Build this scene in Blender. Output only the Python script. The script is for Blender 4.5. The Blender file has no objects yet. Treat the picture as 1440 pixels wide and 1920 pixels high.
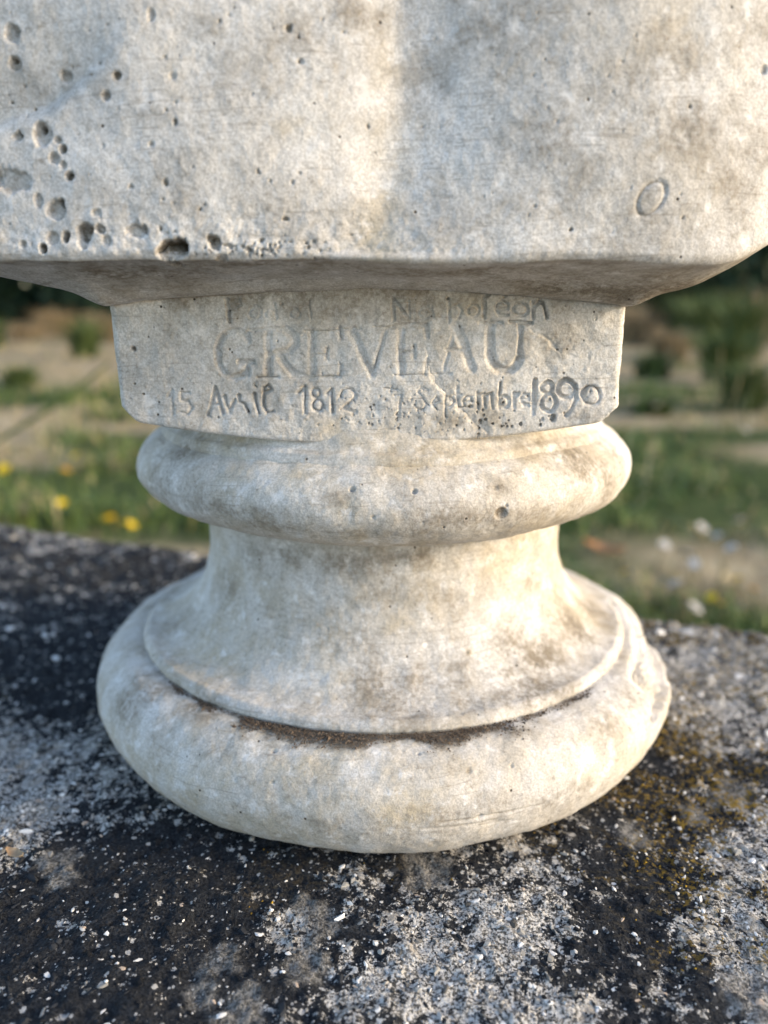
import bpy, math, random
import numpy as np

# ------------------------------------------------------------------ camera
SC = bpy.context.scene
COL = SC.collection
F_PX, CAM_Y, CAM_Z, PITCH = 1441.0, -0.24, 0.129, math.radians(15.3)
cam_d = bpy.data.cameras.new('camera')
cam = bpy.data.objects.new('camera', cam_d)
COL.objects.link(cam)
cam.location = (0, CAM_Y, CAM_Z)
cam.rotation_euler = (math.radians(90) - PITCH, 0, 0)
cam_d.sensor_fit = 'VERTICAL'
cam_d.sensor_height = 36.0
cam_d.lens = 36.0 * F_PX / 1920.0
cam_d.clip_start = 0.01
cam_d.clip_end = 2000.0
cam_d.dof.use_dof = True
cam_d.dof.focus_distance = 0.167
cam_d.dof.aperture_fstop = cam_d.lens / 3.2          # a lens opening of about 3 mm
SC.camera = cam

# ------------------------------------------------------------------ light
SUN_AZ, SUN_EL = math.radians(79), math.radians(18)   # azimuth from the viewer's side (-Y) towards +X
sun_dir = np.array([math.sin(SUN_AZ) * math.cos(SUN_EL), -math.cos(SUN_AZ) * math.cos(SUN_EL), math.sin(SUN_EL)])
world = bpy.data.worlds.new('World')
SC.world = world
world.use_nodes = True
wn = world.node_tree
wn.nodes.clear()
sky = wn.nodes.new('ShaderNodeTexSky')
sky.sky_type = 'NISHITA'
sky.sun_disc = False
sky.sun_elevation = SUN_EL
sky.sun_rotation = math.atan2(sun_dir[0], sun_dir[1])
sky.dust_density = 1.5
sky.ozone_density = 1.0
bg = wn.nodes.new('ShaderNodeBackground')
bg.inputs['Strength'].default_value = 0.15
wo = wn.nodes.new('ShaderNodeOutputWorld')
wn.links.new(sky.outputs[0], bg.inputs[0])
wn.links.new(bg.outputs[0], wo.inputs[0])
sun_l = bpy.data.lights.new('sun', 'SUN')
sun_l.energy = 1.1
sun_l.angle = math.radians(10.0)
sun_l.color = (1.0, 0.80, 0.53)
sun_o = bpy.data.objects.new('sun', sun_l)
COL.objects.link(sun_o)
from mathutils import Vector
sun_o.rotation_euler = Vector(-sun_dir).to_track_quat('-Z', 'Y').to_euler()
sun_o.location = (2, -1, 2)
SC.view_settings.view_transform = 'Standard'
SC.view_settings.look = 'None'
SC.view_settings.gamma = 1.0
SC.view_settings.use_curve_mapping = False
SC.view_settings.exposure = 1.47
SC.cycles.use_denoising = True
SC.cycles.max_bounces = 6

# ------------------------------------------------------------------ helpers
rng = np.random.default_rng(7)
random.seed(7)


def at(px, py, Y):
    """point on the vertical plane y = Y seen in the photograph at px, py (1440 x 1920)"""
    c, s = math.cos(PITCH), math.sin(PITCH)
    a, b = (px - 720) / F_PX, (960 - py) / F_PX
    d = np.array([a, c + b * s, -s + b * c])
    t = (Y - CAM_Y) / d[1]
    return np.array([d[0] * t, Y, CAM_Z + d[2] * t])


def on_level(px, py, Z):
    c, s = math.cos(PITCH), math.sin(PITCH)
    a, b = (px - 720) / F_PX, (960 - py) / F_PX
    d = np.array([a, c + b * s, -s + b * c])
    t = (Z - CAM_Z) / d[2]
    return np.array([d[0] * t, CAM_Y + d[1] * t, Z])


def _hash(ix, iy, iz, seed):
    n = (ix * 374761393 + iy * 668265263 + iz * 2147483647 + seed * 1274126177) & 0xFFFFFFFF
    n = ((n ^ (n >> 13)) * 1274126177) & 0xFFFFFFFF
    n = ((n ^ (n >> 16)) * 2246822519) & 0xFFFFFFFF
    return ((n ^ (n >> 15)) & 0xFFFFFF) / float(0xFFFFFF)


def vnoise(p, seed=0):
    """value noise, p (N,3) -> (N,) in 0..1"""
    p = np.asarray(p, float)
    i = np.floor(p).astype(np.int64)
    f = p - i
    f = f * f * f * (f * (f * 6 - 15) + 10)
    out = np.zeros(len(p))
    for dx in (0, 1):
        wx = f[:, 0] if dx else 1 - f[:, 0]
        for dy in (0, 1):
            wy = f[:, 1] if dy else 1 - f[:, 1]
            for dz in (0, 1):
                wz = f[:, 2] if dz else 1 - f[:, 2]
                out += wx * wy * wz * _hash(i[:, 0] + dx, i[:, 1] + dy, i[:, 2] + dz, seed)
    return out


def fbm(p, size, octaves=4, seed=0, gain=0.5):
    """fractal noise with the largest feature about `size` metres, result about -1..1"""
    p = np.asarray(p, float) / size + 31.7
    o = np.zeros(len(p))
    a, tot = 1.0, 0.0
    for k in range(octaves):
        o += a * (vnoise(p * 2.03 ** k, seed + k) * 2 - 1)
        tot += a
        a *= gain
    return o / tot * 1.6


def sstep(a, b, x):
    t = np.clip((x - a) / (b - a), 0, 1)
    return t * t * (3 - 2 * t)


def mesh_obj(name, V, Fc, mat, parent=None, smooth=True, attrs=None, mat_idx=None):
    me = bpy.data.meshes.new(name)
    V = np.asarray(V, np.float32)
    Fc = np.asarray(Fc, np.int32)
    n, k = Fc.shape
    me.vertices.add(len(V))
    me.vertices.foreach_set('co', V.ravel())
    me.loops.add(n * k)
    me.loops.foreach_set('vertex_index', Fc.ravel())
    me.polygons.add(n)
    me.polygons.foreach_set('loop_start', np.arange(0, n * k, k, dtype=np.int32))
    me.polygons.foreach_set('loop_total', np.full(n, k, np.int32))
    me.polygons.foreach_set('use_smooth', np.full(n, smooth, bool))
    for m in (mat if isinstance(mat, (list, tuple)) else [mat]):
        me.materials.append(m)
    if mat_idx is not None:
        me.polygons.foreach_set('material_index', np.asarray(mat_idx, np.int32))
    me.update(calc_edges=True)
    me.validate()
    for an, av in (attrs or {}).items():
        a = me.attributes.new(an, 'FLOAT', 'POINT')
        a.data.foreach_set('value', np.asarray(av, np.float32))
    o = bpy.data.objects.new(name, me)
    COL.objects.link(o)
    if parent is not None:
        o.parent = parent
    return o


def grid_faces(nr, nc, wrap):
    r = np.arange(nr - 1)[:, None]
    c = np.arange(nc if wrap else nc - 1)[None, :]
    c2 = (c + 1) % nc
    a = r * nc + c
    b = r * nc + c2
    d = (r + 1) * nc + c
    e = (r + 1) * nc + c2
    return np.stack([a, b, e, d], -1).reshape(-1, 4)


def grid_normals(P, wrap):
    """P (nr, nc, 3) -> unit normals"""
    du = np.gradient(P, axis=0)
    if wrap:
        dv = (np.roll(P, -1, 1) - np.roll(P, 1, 1)) / 2
    else:
        dv = np.gradient(P, axis=1)
    n = np.cross(dv, du)
    return n / (np.linalg.norm(n, axis=2, keepdims=True) + 1e-12)


def empty(name, loc=(0, 0, 0)):
    o = bpy.data.objects.new(name, None)
    o.empty_display_size = 0.02
    o.location = loc
    COL.objects.link(o)
    return o


def tag(o, label=None, cat=None, group=None, kind=None):
    for k, v in (('label', label), ('category', cat), ('group', group), ('kind', kind)):
        if v:
            o[k] = v
    return o


# ------------------------------------------------------------------ node helpers
class NT:
    def __init__(self, name, rough=0.85, spec=0.25):
        self.m = bpy.data.materials.new(name)
        self.m.use_nodes = True
        self.t = self.m.node_tree
        self.b = self.t.nodes['Principled BSDF']
        self.b.inputs['Roughness'].default_value = rough
        self.b.inputs['Specular IOR Level'].default_value = spec
        self._co = None

    def n(self, typ, **kw):
        nd = self.t.nodes.new(typ)
        for k, v in kw.items():
            setattr(nd, k, v)
        return nd

    def l(self, a, b):
        self.t.links.new(a, b)

    def co(self, scale=(1, 1, 1), rot=(0, 0, 0)):
        if self._co is None:
            self._co = self.n('ShaderNodeTexCoord').outputs['Object']
        mp = self.n('ShaderNodeMapping')
        mp.inputs['Scale'].default_value = scale
        mp.inputs['Rotation'].default_value = rot
        self.l(self._co, mp.inputs['Vector'])
        return mp.outputs[0]

    def noise(self, size, detail=4, rough=0.55, stretch=(1, 1, 1), rot=(0, 0, 0), dist=0.0):
        nd = self.n('ShaderNodeTexNoise')
        nd.inputs['Scale'].default_value = 1.0
        nd.inputs['Detail'].default_value = detail
        nd.inputs['Roughness'].default_value = rough
        nd.inputs['Distortion'].default_value = dist
        self.l(self.co(tuple(s / size for s in stretch), rot), nd.inputs['Vector'])
        return nd.outputs['Fac']

    def voro(self, size, feature='F1', stretch=(1, 1, 1)):
        nd = self.n('ShaderNodeTexVoronoi', feature=feature)
        nd.inputs['Scale'].default_value = 1.0
        self.l(self.co(tuple(s / size for s in stretch)), nd.inputs['Vector'])
        return nd

    def ramp(self, x, a, b, lo=0.0, hi=1.0):
        nd = self.n('ShaderNodeMapRange', interpolation_type='SMOOTHSTEP')
        nd.inputs['From Min'].default_value = a
        nd.inputs['From Max'].default_value = b
        nd.inputs['To Min'].default_value = lo
        nd.inputs['To Max'].default_value = hi
        self.l(x, nd.inputs['Value'])
        return nd.outputs[0]

    def math(self, op, a, b=None, clamp=False):
        nd = self.n('ShaderNodeMath', operation=op, use_clamp=clamp)
        for i, v in enumerate((a, b)):
            if v is None:
                continue
            if isinstance(v, (int, float)):
                nd.inputs[i].default_value = v
            else:
                self.l(v, nd.inputs[i])
        return nd.outputs[0]

    def attr(self, name):
        nd = self.n('ShaderNodeAttribute', attribute_name=name)
        return nd.outputs['Fac']

    def mix(self, fac, a, b, blend='MIX'):
        nd = self.n('ShaderNodeMix', data_type='RGBA', blend_type=blend)
        for s, v in ((nd.inputs[0], fac), (nd.inputs[6], a), (nd.inputs[7], b)):
            if isinstance(v, (int, float)):
                s.default_value = v
            elif isinstance(v, (tuple, list)):
                s.default_value = (*v, 1.0)
            else:
                self.l(v, s)
        return nd.outputs[2]

    def bump(self, h, dist, strength=1.0, prev=None):
        nd = self.n('ShaderNodeBump')
        nd.inputs['Strength'].default_value = strength
        nd.inputs['Distance'].default_value = dist
        self.l(h, nd.inputs['Height'])
        if prev is not None:
            self.l(prev, nd.inputs['Normal'])
        return nd.outputs[0]

    def done(self, color=None, normal=None):
        if color is not None:
            if isinstance(color, (tuple, list)):
                self.b.inputs['Base Color'].default_value = (*color, 1.0)
            else:
                self.l(color, self.b.inputs['Base Color'])
        if normal is not None:
            self.l(normal, self.b.inputs['Normal'])
        return self.m


def plaster_material():
    t = NT('weathered_plaster', 0.88, 0.2)
    big = t.noise(0.030, 5, 0.62)
    mid = t.noise(0.008, 6, 0.68)
    fine = t.noise(0.0012, 5, 0.72)
    grain = t.noise(0.00048, 2, 0.6)
    col = t.mix(t.ramp(big, 0.38, 0.62), (0.75, 0.735, 0.725), (0.635, 0.61, 0.585))
    col = t.mix(t.math('MULTIPLY', t.ramp(mid, 0.47, 0.68), 0.55), col, (0.45, 0.415, 0.37))
    # ochre and brown stains, plus underside shade and sunlit valley tone painted in
    och = t.math('MULTIPLY', t.math('MULTIPLY', t.attr('ochre'), 1.35), t.ramp(mid, 0.34, 0.60, 0.3, 1.0), clamp=True)
    col = t.mix(och, col, (0.55, 0.46, 0.32))
    dn = t.math('ADD', t.ramp(fine, 0.36, 0.66), t.ramp(mid, 0.34, 0.66))
    dirt_and_shade = t.math('MULTIPLY', t.attr('dirt_and_shade'), t.math('ADD', t.math('MULTIPLY', dn, 0.85), 0.12), clamp=True)
    col = t.mix(dirt_and_shade, col, (0.165, 0.135, 0.10))
    # peppery grain of the worn skin
    pep = t.math('MULTIPLY', t.ramp(fine, 0.50, 0.70), t.ramp(mid, 0.36, 0.60, 0.25, 1.0))
    pep = t.math('MULTIPLY', pep, t.ramp(big, 0.33, 0.58, 0.45, 1.0))
    col = t.mix(t.math('MULTIPLY', pep, 0.80), col, (0.25, 0.22, 0.185))
    col = t.mix(t.ramp(grain, 0.38, 0.62, 0.42, 0.0), col, (0.30, 0.275, 0.24))
    pale = t.math('MULTIPLY', t.ramp(t.noise(0.0045, 6, 0.72), 0.53, 0.68), 0.65)
    pale = t.math('MULTIPLY', pale, t.math('SUBTRACT', 1.0, dirt_and_shade))
    col = t.mix(pale, col, (0.82, 0.805, 0.80))
    # scratches left by scrapers
    sc = t.noise(0.0016, 3, 0.5, stretch=(0.10, 0.10, 1.6), rot=(0, 0.25, 0))
    sc2 = t.noise(0.0014, 3, 0.5, stretch=(0.08, 0.08, 1.6), rot=(0, -0.12, 0))
    scm = t.math('MULTIPLY', t.ramp(sc, 0.60, 0.70), t.ramp(t.noise(0.018, 2), 0.48, 0.60))
    scm = t.math('MAXIMUM', scm, t.math('MULTIPLY', t.ramp(sc2, 0.61, 0.70), t.ramp(t.noise(0.022, 3), 0.47, 0.58)))
    col = t.mix(t.math('MULTIPLY', scm, 0.30), col, (0.26, 0.225, 0.185))
    wv = t.n('ShaderNodeTexWave', wave_type='BANDS', bands_direction='Z')
    wv.inputs['Scale'].default_value = 1.0
    wv.inputs['Distortion'].default_value = 9.0
    wv.inputs['Detail'].default_value = 3.0
    wv.inputs['Detail Scale'].default_value = 0.6
    t.l(t.co((18, 18, 160), (0.1, 0.45, 0)), wv.inputs['Vector'])
    hair = t.math('MULTIPLY', t.ramp(wv.outputs['Fac'], 0.965, 0.99), t.ramp(t.noise(0.012, 3), 0.52, 0.62))
    col = t.mix(t.math('MULTIPLY', hair, 0.35), col, (0.25, 0.21, 0.17))
    # pinholes
    vo = t.voro(0.0042)
    pin = t.math('MULTIPLY', t.ramp(vo.outputs['Distance'], 0.04, 0.10, 1.0, 0.0),
                 t.ramp(vo.outputs['Color'], 0.60, 0.66))
    col = t.mix(pin, col, (0.07, 0.055, 0.045))
    h = t.math('ADD', t.math('MULTIPLY', fine, 0.9), t.math('MULTIPLY', grain, 0.4))
    h = t.math('SUBTRACT', h, t.math('MULTIPLY', pin, 1.0))
    h = t.math('SUBTRACT', h, t.math('MULTIPLY', scm, 0.2))
    nb = t.bump(h, 0.0003, 0.6)
    nb = t.bump(mid, 0.0006, 0.5, nb)
    return t.done(col, nb)


def slab_material():
    t = NT('lichen_covered_concrete', 0.9, 0.2)
    m = t.attr('bare')                       # 1 = bare cement, 0 = black crust
    fine = t.noise(0.0023, 5, 0.75)
    mid = t.noise(0.0075, 6, 0.75)
    tiny = t.noise(0.0007, 3, 0.65)
    e = t.math('ADD', m, t.math('MULTIPLY', t.math('SUBTRACT', mid, 0.5), 3.4))
    e = t.math('ADD', e, t.math('MULTIPLY', t.math('SUBTRACT', fine, 0.5), 2.6))
    e = t.ramp(e, 0.46, 0.60)
    black = t.mix(t.ramp(tiny, 0.35, 0.7), (0.008, 0.0092, 0.012), (0.034, 0.037, 0.043))
    cem = t.mix(t.ramp(tiny, 0.40, 0.60), (0.07, 0.068, 0.064), (0.64, 0.62, 0.595))
    cem = t.mix(t.ramp(mid, 0.52, 0.72), cem, (0.36, 0.33, 0.29))
    col = t.mix(e, black, cem)
    # small pale mineral flecks
    for size, lo, rad in ((0.0022, 0.70, 0.30), (0.0046, 0.72, 0.26), (0.0011, 0.66, 0.30)):
        vo = t.voro(size)
        dd = t.math('ADD', vo.outputs['Distance'], t.math('MULTIPLY', t.math('SUBTRACT', tiny, 0.5), 0.7))
        fl = t.math('MULTIPLY', t.ramp(dd, rad - 0.10, rad, 1.0, 0.0), t.ramp(vo.outputs['Color'], lo, lo + 0.04))
        col = t.mix(t.math('MULTIPLY', fl, 0.85), col, t.mix(tiny, (0.32, 0.31, 0.30), (0.70, 0.69, 0.68)))
    # grey crustose lichen
    g = t.math('MULTIPLY', t.attr('crust'), t.ramp(fine, 0.36, 0.52, 0.15, 0.9))
    col = t.mix(g, col, t.mix(t.ramp(tiny, 0.35, 0.65), (0.07, 0.068, 0.064), (0.27, 0.262, 0.25)))
    yl = t.math('MULTIPLY', t.attr('yellow'), t.ramp(t.noise(0.0014, 3, 0.7), 0.50, 0.60))
    col = t.mix(yl, col, (0.19, 0.125, 0.02))
    h = t.math('ADD', fine, t.math('MULTIPLY', tiny, 0.6))
    nb = t.bump(h, 0.0012, 0.9)
    return t.done(col, nb)


def simple_mat(name, a, b, size=0.01, rough=0.85, bump=0.0, spec=0.25, island=False):
    t = NT(name, rough, spec)
    f = t.noise(size, 4, 0.6)
    if island:
        g = t.n('ShaderNodeNewGeometry').outputs['Random Per Island']
        f = t.math('ADD', t.math('MULTIPLY', g, 0.75), t.math('MULTIPLY', f, 0.3))
    col = t.mix(t.ramp(f, 0.2, 0.85), a, b)
    nb = t.bump(f, bump) if bump else None
    return t.done(col, nb)


PLASTER = plaster_material()

# ------------------------------------------------------------------ the ground and the slab
GZ = -0.40
gx = np.concatenate([np.linspace(-300, -12, 14), np.linspace(-11, 11, 150), np.linspace(12, 300, 14)])
gy = np.concatenate([np.linspace(-300, -3, 10), np.linspace(-2, 17, 160), np.linspace(18, 400, 16)])
X, Y = np.meshgrid(gx, gy)
G = np.stack([X, Y, np.full_like(X, GZ)], -1).reshape(-1, 3)


def dry_mask(P):
    """1 = bare earth or straw, 0 = green"""
    P = np.asarray(P, float).copy()
    P[:, 2] = 0
    Q = P * np.array([0.7, 1.0, 1.0])
    v = fbm(Q, 0.8, 4, 11) * 0.9 + fbm(Q, 0.3, 3, 15) * 0.7
    d = np.hypot(P[:, 0], P[:, 1] + 0.24)
    ang = np.arctan2(P[:, 0], P[:, 1] + 0.24)
    v += 0.55 * sstep(4.0, 5.6, P[:, 1] + 0.2 * P[:, 0])   # the straw coloured strip further out
    v += 0.7 * np.exp(-((P[:, 1] - 2.05 + 0.25 * P[:, 0]) / 0.16) ** 2) * (P[:, 0] < 0)
    v += 0.45 * np.exp(-((P[:, 1] - 3.1) / 0.28) ** 2)
    v -= 0.25 * np.exp(-((P[:, 1] - 3.6) / 0.5) ** 2) * (P[:, 0] < 0.2)
    v += 0.15
    v += 0.40 * (P[:, 0] < 0) * sstep(3.6, 5.0, P[:, 1])  # more pale straw far left, also painting in the stronger sun there
    v -= 0.35 * (P[:, 0] > 0.2) * (P[:, 1] < 4.5)  # right side kept greener and darker, colour standing in for shade
    v -= 0.5 * (P[:, 0] > 0.3) * np.exp(-((P[:, 1] - 2.5) / 0.5) ** 2)
    return sstep(-0.10, 0.45, v)


G[:, 2] += 0.02 * fbm(G * [1, 1, 0], 1.2, 3, 5) * (np.abs(G[:, 0]) < 12)
tg = NT('dry_soil_and_turf', 0.95, 0.1)
dm = tg.attr('dry')
soil = tg.mix(tg.ramp(tg.noise(0.12, 6, 0.7), 0.3, 0.7), (0.22, 0.165, 0.105), (0.50, 0.40, 0.25))
turf = tg.mix(tg.ramp(tg.noise(0.06, 5, 0.7), 0.3, 0.7), (0.035, 0.055, 0.016), (0.085, 0.105, 0.035))
ground = mesh_obj('ground', G, grid_faces(len(gy), len(gx), False), tg.done(tg.mix(dm, turf, soil), tg.bump(tg.noise(0.05, 6, 0.7), 0.02)),
                  attrs={'dry': dry_mask(G)})
tag(ground, kind='structure')

# concrete slab: its own frame, far edge running obliquely behind the socle
E0 = np.array([-0.22, 0.198])
E1 = np.array([0.15, 0.046])
ex = (E1 - E0) / np.linalg.norm(E1 - E0)
ey = np.array([-ex[1], ex[0]])
if ey[1] < 0:
    ey = -ey
SLAB_MAT = slab_material()


def slab_masks(P):
    Q = np.stack([P[:, 0], P[:, 1], np.zeros(len(P))], 1)
    bare = 0.34 + 0.38 * fbm(Q, 0.05, 4, 21) + 0.42 * fbm(Q, 0.012, 4, 24)
    for px, py, r, a in ((900, 1790, .030, .55), (1010, 1650, .016, .5), (1420, 1640, .020, .7), (780, 1880, .020, .4),
                         (560, 1720, .009, .35), (90, 1440, .026, .50), (250, 1380, .016, .45), (330, 1480, .014, .3),
                         (1390, 1230, .045, .5), (1330, 1330, .03, .25), (1130, 1560, .010, .35), (1420, 1830, .01, .2),
                         (520, 1640, .014, -.5), (330, 1700, .026, -.45), (120, 1820, .026, -.45), (60, 1200, .05, -.45),
                         (150, 1260, .03, -.5), (1200, 1640, .016, -.6), (1130, 1750, .012, -.5), (1250, 1500, .022, -.5),
                         (640, 1850, .012, -.3), (1180, 1850, .016, -.4), (300, 1580, .015, -.25), (700, 1610, .012, -.5),
                         (930, 1600, .012, -.35), (200, 1080, .06, -.2)):
        c = on_level(px, py, 0.0)
        d2 = ((P[:, 0] - c[0]) ** 2 + (P[:, 1] - c[1]) ** 2) / r ** 2
        bare = bare + a * np.exp(-d2)
    crust = np.zeros(len(P))
    wob = 0.75 * fbm(Q, 0.007, 4, 31)
    for px, py, r in ((400, 1810, .0052), (385, 1850, .0045), (590, 1720, .006), (585, 1800, .0055), (100, 1610, .0055), (1300, 1520, .004),
                      (1190, 1560, .004), (1410, 1850, .006), (1370, 1480, .006), (800, 1620, .006), (440, 1900, .006)):
        c = on_level(px, py, 0.0)
        d = np.hypot(P[:, 0] - c[0], (P[:, 1] - c[1]) * 0.8) / r
        crust = np.maximum(crust, sstep(1.1, 0.7, d + wob))
    yel = sstep(0.015, 0.085, P[:, 0] + 0.02 * fbm(Q, 0.03, 3, 41)) * sstep(-0.05, 0.35, fbm(Q, 0.022, 3, 44) + 0.22)
    yel += 0.12 * sstep(0.25, 0.5, fbm(Q, 0.03, 3, 47))
    return np.clip(bare, 0, 1), crust, np.clip(yel, 0, 1)


def slab_z(P):
    Q = np.stack([P[:, 0], P[:, 1], np.zeros(len(P))], 1)
    z = 0.0011 * fbm(Q, 0.05, 3, 51) + 0.0008 * fbm(Q, 0.007, 3, 54) + 0.0006 * fbm(Q, 0.0022, 2, 57)
    r = np.hypot(P[:, 0], P[:, 1])
    z -= 0.0012
    return z * (0.35 + 0.65 * sstep(0.06, 0.11, r)) - 0.0002


su = np.concatenate([np.linspace(-0.75, -0.285, 40), np.arange(-0.28, 0.17, 0.00075), np.linspace(0.175, 0.7, 45)])
sv = np.concatenate([np.linspace(-0.75, -0.33, 30), np.arange(-0.325, 0.0, 0.00075)])
U, Vv = np.meshgrid(su, sv)
mid_pt = (E0 + E1) / 2
PX = mid_pt[0] + ex[0] * (U + 0.035) + ey[0] * Vv
PY = mid_pt[1] + ex[1] * (U + 0.035) + ey[1] * Vv
flat = np.stack([PX.ravel(), PY.ravel(), np.zeros(PX.size)], 1)
top = flat.copy()
top[:, 2] = slab_z(flat)
nr, nc = U.shape
T = top.reshape(nr, nc, 3)
# rounded, worn far edge and the far face going down to the ground
rows = []
for k in range(1, 15):
    a = k / 14 * math.pi / 2
    rr = 0.012
    R = T[-1].copy()
    wob = 0.004 * fbm(np.stack([su, np.full_like(su, k * 0.002), su * 0], 1), 0.03, 4, 61)
    R[:, 0] += ey[0] * (rr * math.sin(a) + wob * k / 14)
    R[:, 1] += ey[1] * (rr * math.sin(a) + wob * k / 14)
    R[:, 2] += -rr * (1 - math.cos(a)) + 0.0006 * fbm(R, 0.005, 2, 63)
    rows.append(R)
for k in range(1, 9):
    R = rows[13].copy()
    R[:, 2] = R[:, 2] + (GZ - 0.05 - R[:, 2]) * (k / 8)
    rows.append(R)
T = np.concatenate([T, np.array(rows)], 0)
nrow = []
for k in (3, 2, 1):
    R = T[0].copy()
    R[:, 2] = (GZ - 0.05) * k / 3
    nrow.append(R)
T = np.concatenate([np.array(nrow), T], 0)
SP = T.reshape(-1, 3)
b_, c_, y_ = slab_masks(SP)
slab = mesh_obj('concrete_slab', SP, grid_faces(T.shape[0], T.shape[1], False), SLAB_MAT, attrs={'bare': b_, 'crust': c_, 'yellow': y_})
tag(slab, 'rough grey concrete slab crusted with black and yellow lichen under the plaster socle', 'slab')


# ------------------------------------------------------------------ socle profile (measured from its outline)
RC, RB, ZR, RK, ZK = 0.0772, 0.0915, 0.0153, 0.0766, 0.0316
RN, ZN, ZT = 0.0551, 0.0601, 0.0640
RT, ZC, TA, TB = 0.0543, 0.0832, 0.0206, 0.0124


def resample(P, step):
    P = np.asarray(P, float)
    d = np.r_[0, np.cumsum(np.hypot(*np.diff(P, axis=0).T))]
    n = max(4, int(d[-1] / step))
    s = np.linspace(0, d[-1], n)
    return np.stack([np.interp(s, d, P[:, 0]), np.interp(s, d, P[:, 1])], 1)


q = np.linspace(0, math.pi / 2, 30)
base_prof = [(0.02, 0.0009), (RC - 0.006, 0.0007), (RC - 0.002, 0.0002)] + [(RC + (RB - RC) * math.sin(a), ZR - ZR * math.cos(a)) for a in q]
base_prof += [(RK + 0.0016 + (RB - RK - 0.0016) * math.cos(a), ZR + (ZK - 0.0026 - ZR) * math.sin(a)) for a in q[1:]]
base_prof += [(RK - 0.003, ZK - 0.0028)]
lip = [(RK - 0.0045, ZK - 0.0032), (RK - 0.0004, ZK - 0.0030), (RK + 0.0002, ZK - 0.0018), (RK - 0.0001, ZK - 0.0006), (RK - 0.0010, ZK + 0.0003)]
neck_prof = lip + [(RN + (RK - 0.0016 - RN) * (1 - math.sin(a)), ZK + 0.0006 + (ZN - ZK - 0.0006) * (1 - math.cos(a))) for a in q] + [(RN, ZT), (RN, ZT + 0.006), (RN + 0.0006, ZT + 0.0095), (RN - 0.004, ZC)]
qq = np.linspace(-math.pi / 2, math.pi / 2, 60)
tor_prof = [(0.03, ZC - TB + 0.0006)] + [(RT + TA * math.cos(a), ZC + TB * math.sin(a)) for a in qq] + [(0.03, ZC + TB - 0.0006)]
fil_prof = [(0.0500, 0.0900), (0.0672, 0.0908), (0.0674, 0.0928), (0.0664, 0.0948), (0.0648, 0.0958), (0.0636, 0.0975), (0.0622, 0.1002), (0.05, 0.1006)]
OUT = np.array(base_prof[3:62] + neck_prof[4:36] + tor_prof[1:61])


def on_socle(px, py):
    """first point of the turned socle along the line of sight"""
    a = at(px, py, -0.12)
    b = at(px, py, 0.03)
    t = np.linspace(0, 1, 1500)[:, None]
    P = a + (b - a) * t
    o = np.argsort(OUT[:, 1])
    rr = np.interp(P[:, 2], OUT[o, 1], OUT[o, 0])
    k = np.nonzero(np.hypot(P[:, 0], P[:, 1]) <= rr)[0]
    return P[k[0]] if len(k) else P[-1]


bust = empty('plaster_bust')
tag(bust, 'weathered white plaster bust on a turned socle with an engraved name tablet', 'bust')


def stains(P, spots, seed):
    v = np.zeros(len(P))
    wob = 1 + 0.5 * fbm(P, 0.006, 4, seed)
    for c, (rx, rz), a in spots:
        d2 = ((P[:, 0] - c[0]) ** 2 + (P[:, 1] - c[1]) ** 2) / rx ** 2 + (P[:, 2] - c[2]) ** 2 / rz ** 2
        v = np.maximum(v, a * np.exp(-d2 * wob))
    return v


def S(px, py, rx, rz, a):           # a stain on the socle, radii in millimetres
    return on_socle(px, py), (rx / 1000, rz / 1000), a


socle_dirt = [S(740, 1285, 15, 9, .45), S(690, 1300, 7, 5, .4), S(860, 1290, 15, 6, .35), S(640, 1060, 12, 5, .4), S(800, 1040, 14, 4, .5),
              S(470, 1040, 8, 6, .35), S(1080, 1180, 10, 7, .65), S(1010, 1230, 14, 5, .55), S(330, 1170, 9, 6, .35), S(300, 1300, 6, 4, .6),
              S(350, 840, 7, 5, .65), S(300, 900, 8, 6, .3), S(1090, 880, 9, 6, .45), S(990, 830, 10, 3, .45), S(1140, 900, 5, 6, .5), S(620, 935, 4, 2, .45),
              S(940, 915, 2, 1.5, .7), S(450, 960, 20, 3, .4), S(240, 1330, 8, 5, .35), S(1130, 1350, 8, 5, .4), S(1180, 1300, 7, 6, .45), S(510, 1410, 4, 2, .4),
              S(1000, 1060, 5, 8, .3), S(430, 1100, 8, 6, .2), S(560, 1480, 12, 4, .25), S(880, 1520, 14, 3, .35), S(930, 970, 24, 2.5, .45)]
socle_dirt += [S(1110, 1150, 9, 8, .6), S(960, 1210, 9, 5, .5), S(1000, 1300, 14, 3, .5), S(880, 1310, 12, 3, .4), S(690, 1230, 7, 6, .5), S(720, 1110, 9, 7, .35), S(830, 1110, 10, 6, .35), S(550, 1040, 10, 4, .45), S(320, 1110, 7, 5, .45), S(290, 1260, 5, 5, .5), S(390, 1330, 8, 3, .6), S(1060, 850, 8, 5, .45), S(1150, 850, 5, 7, .45), S(520, 985, 14, 2.5, .4), S(720, 1000, 20, 1.5, .35), S(300, 1390, 7, 6, .3), S(620, 1545, 18, 3, .3), S(1050, 1500, 10, 4, .35), S(400, 1400, 9, 5, .25)]
socle_ochre = [S(770, 875, 9, 3.5, .6), S(545, 890, 8, 4, .5), S(580, 930, 5, 3, .4), S(760, 1520, 9, 5, .7), S(820, 1490, 6, 2, .7), S(690, 1540, 12, 3, .3),
               S(480, 1470, 7, 4, .55), S(740, 1165, 6, 4, .5), S(970, 1430, 12, 7, .3), S(1100, 1130, 8, 10, .35), S(1120, 1420, 10, 8, .35), S(600, 1430, 8, 4, .25),
               S(880, 1223, .9, .9, 1.0), S(760, 820, 12, 1.5, .4), S(960, 845, 16, 3, .5), S(1080, 820, 6, 4, .5)]

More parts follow.
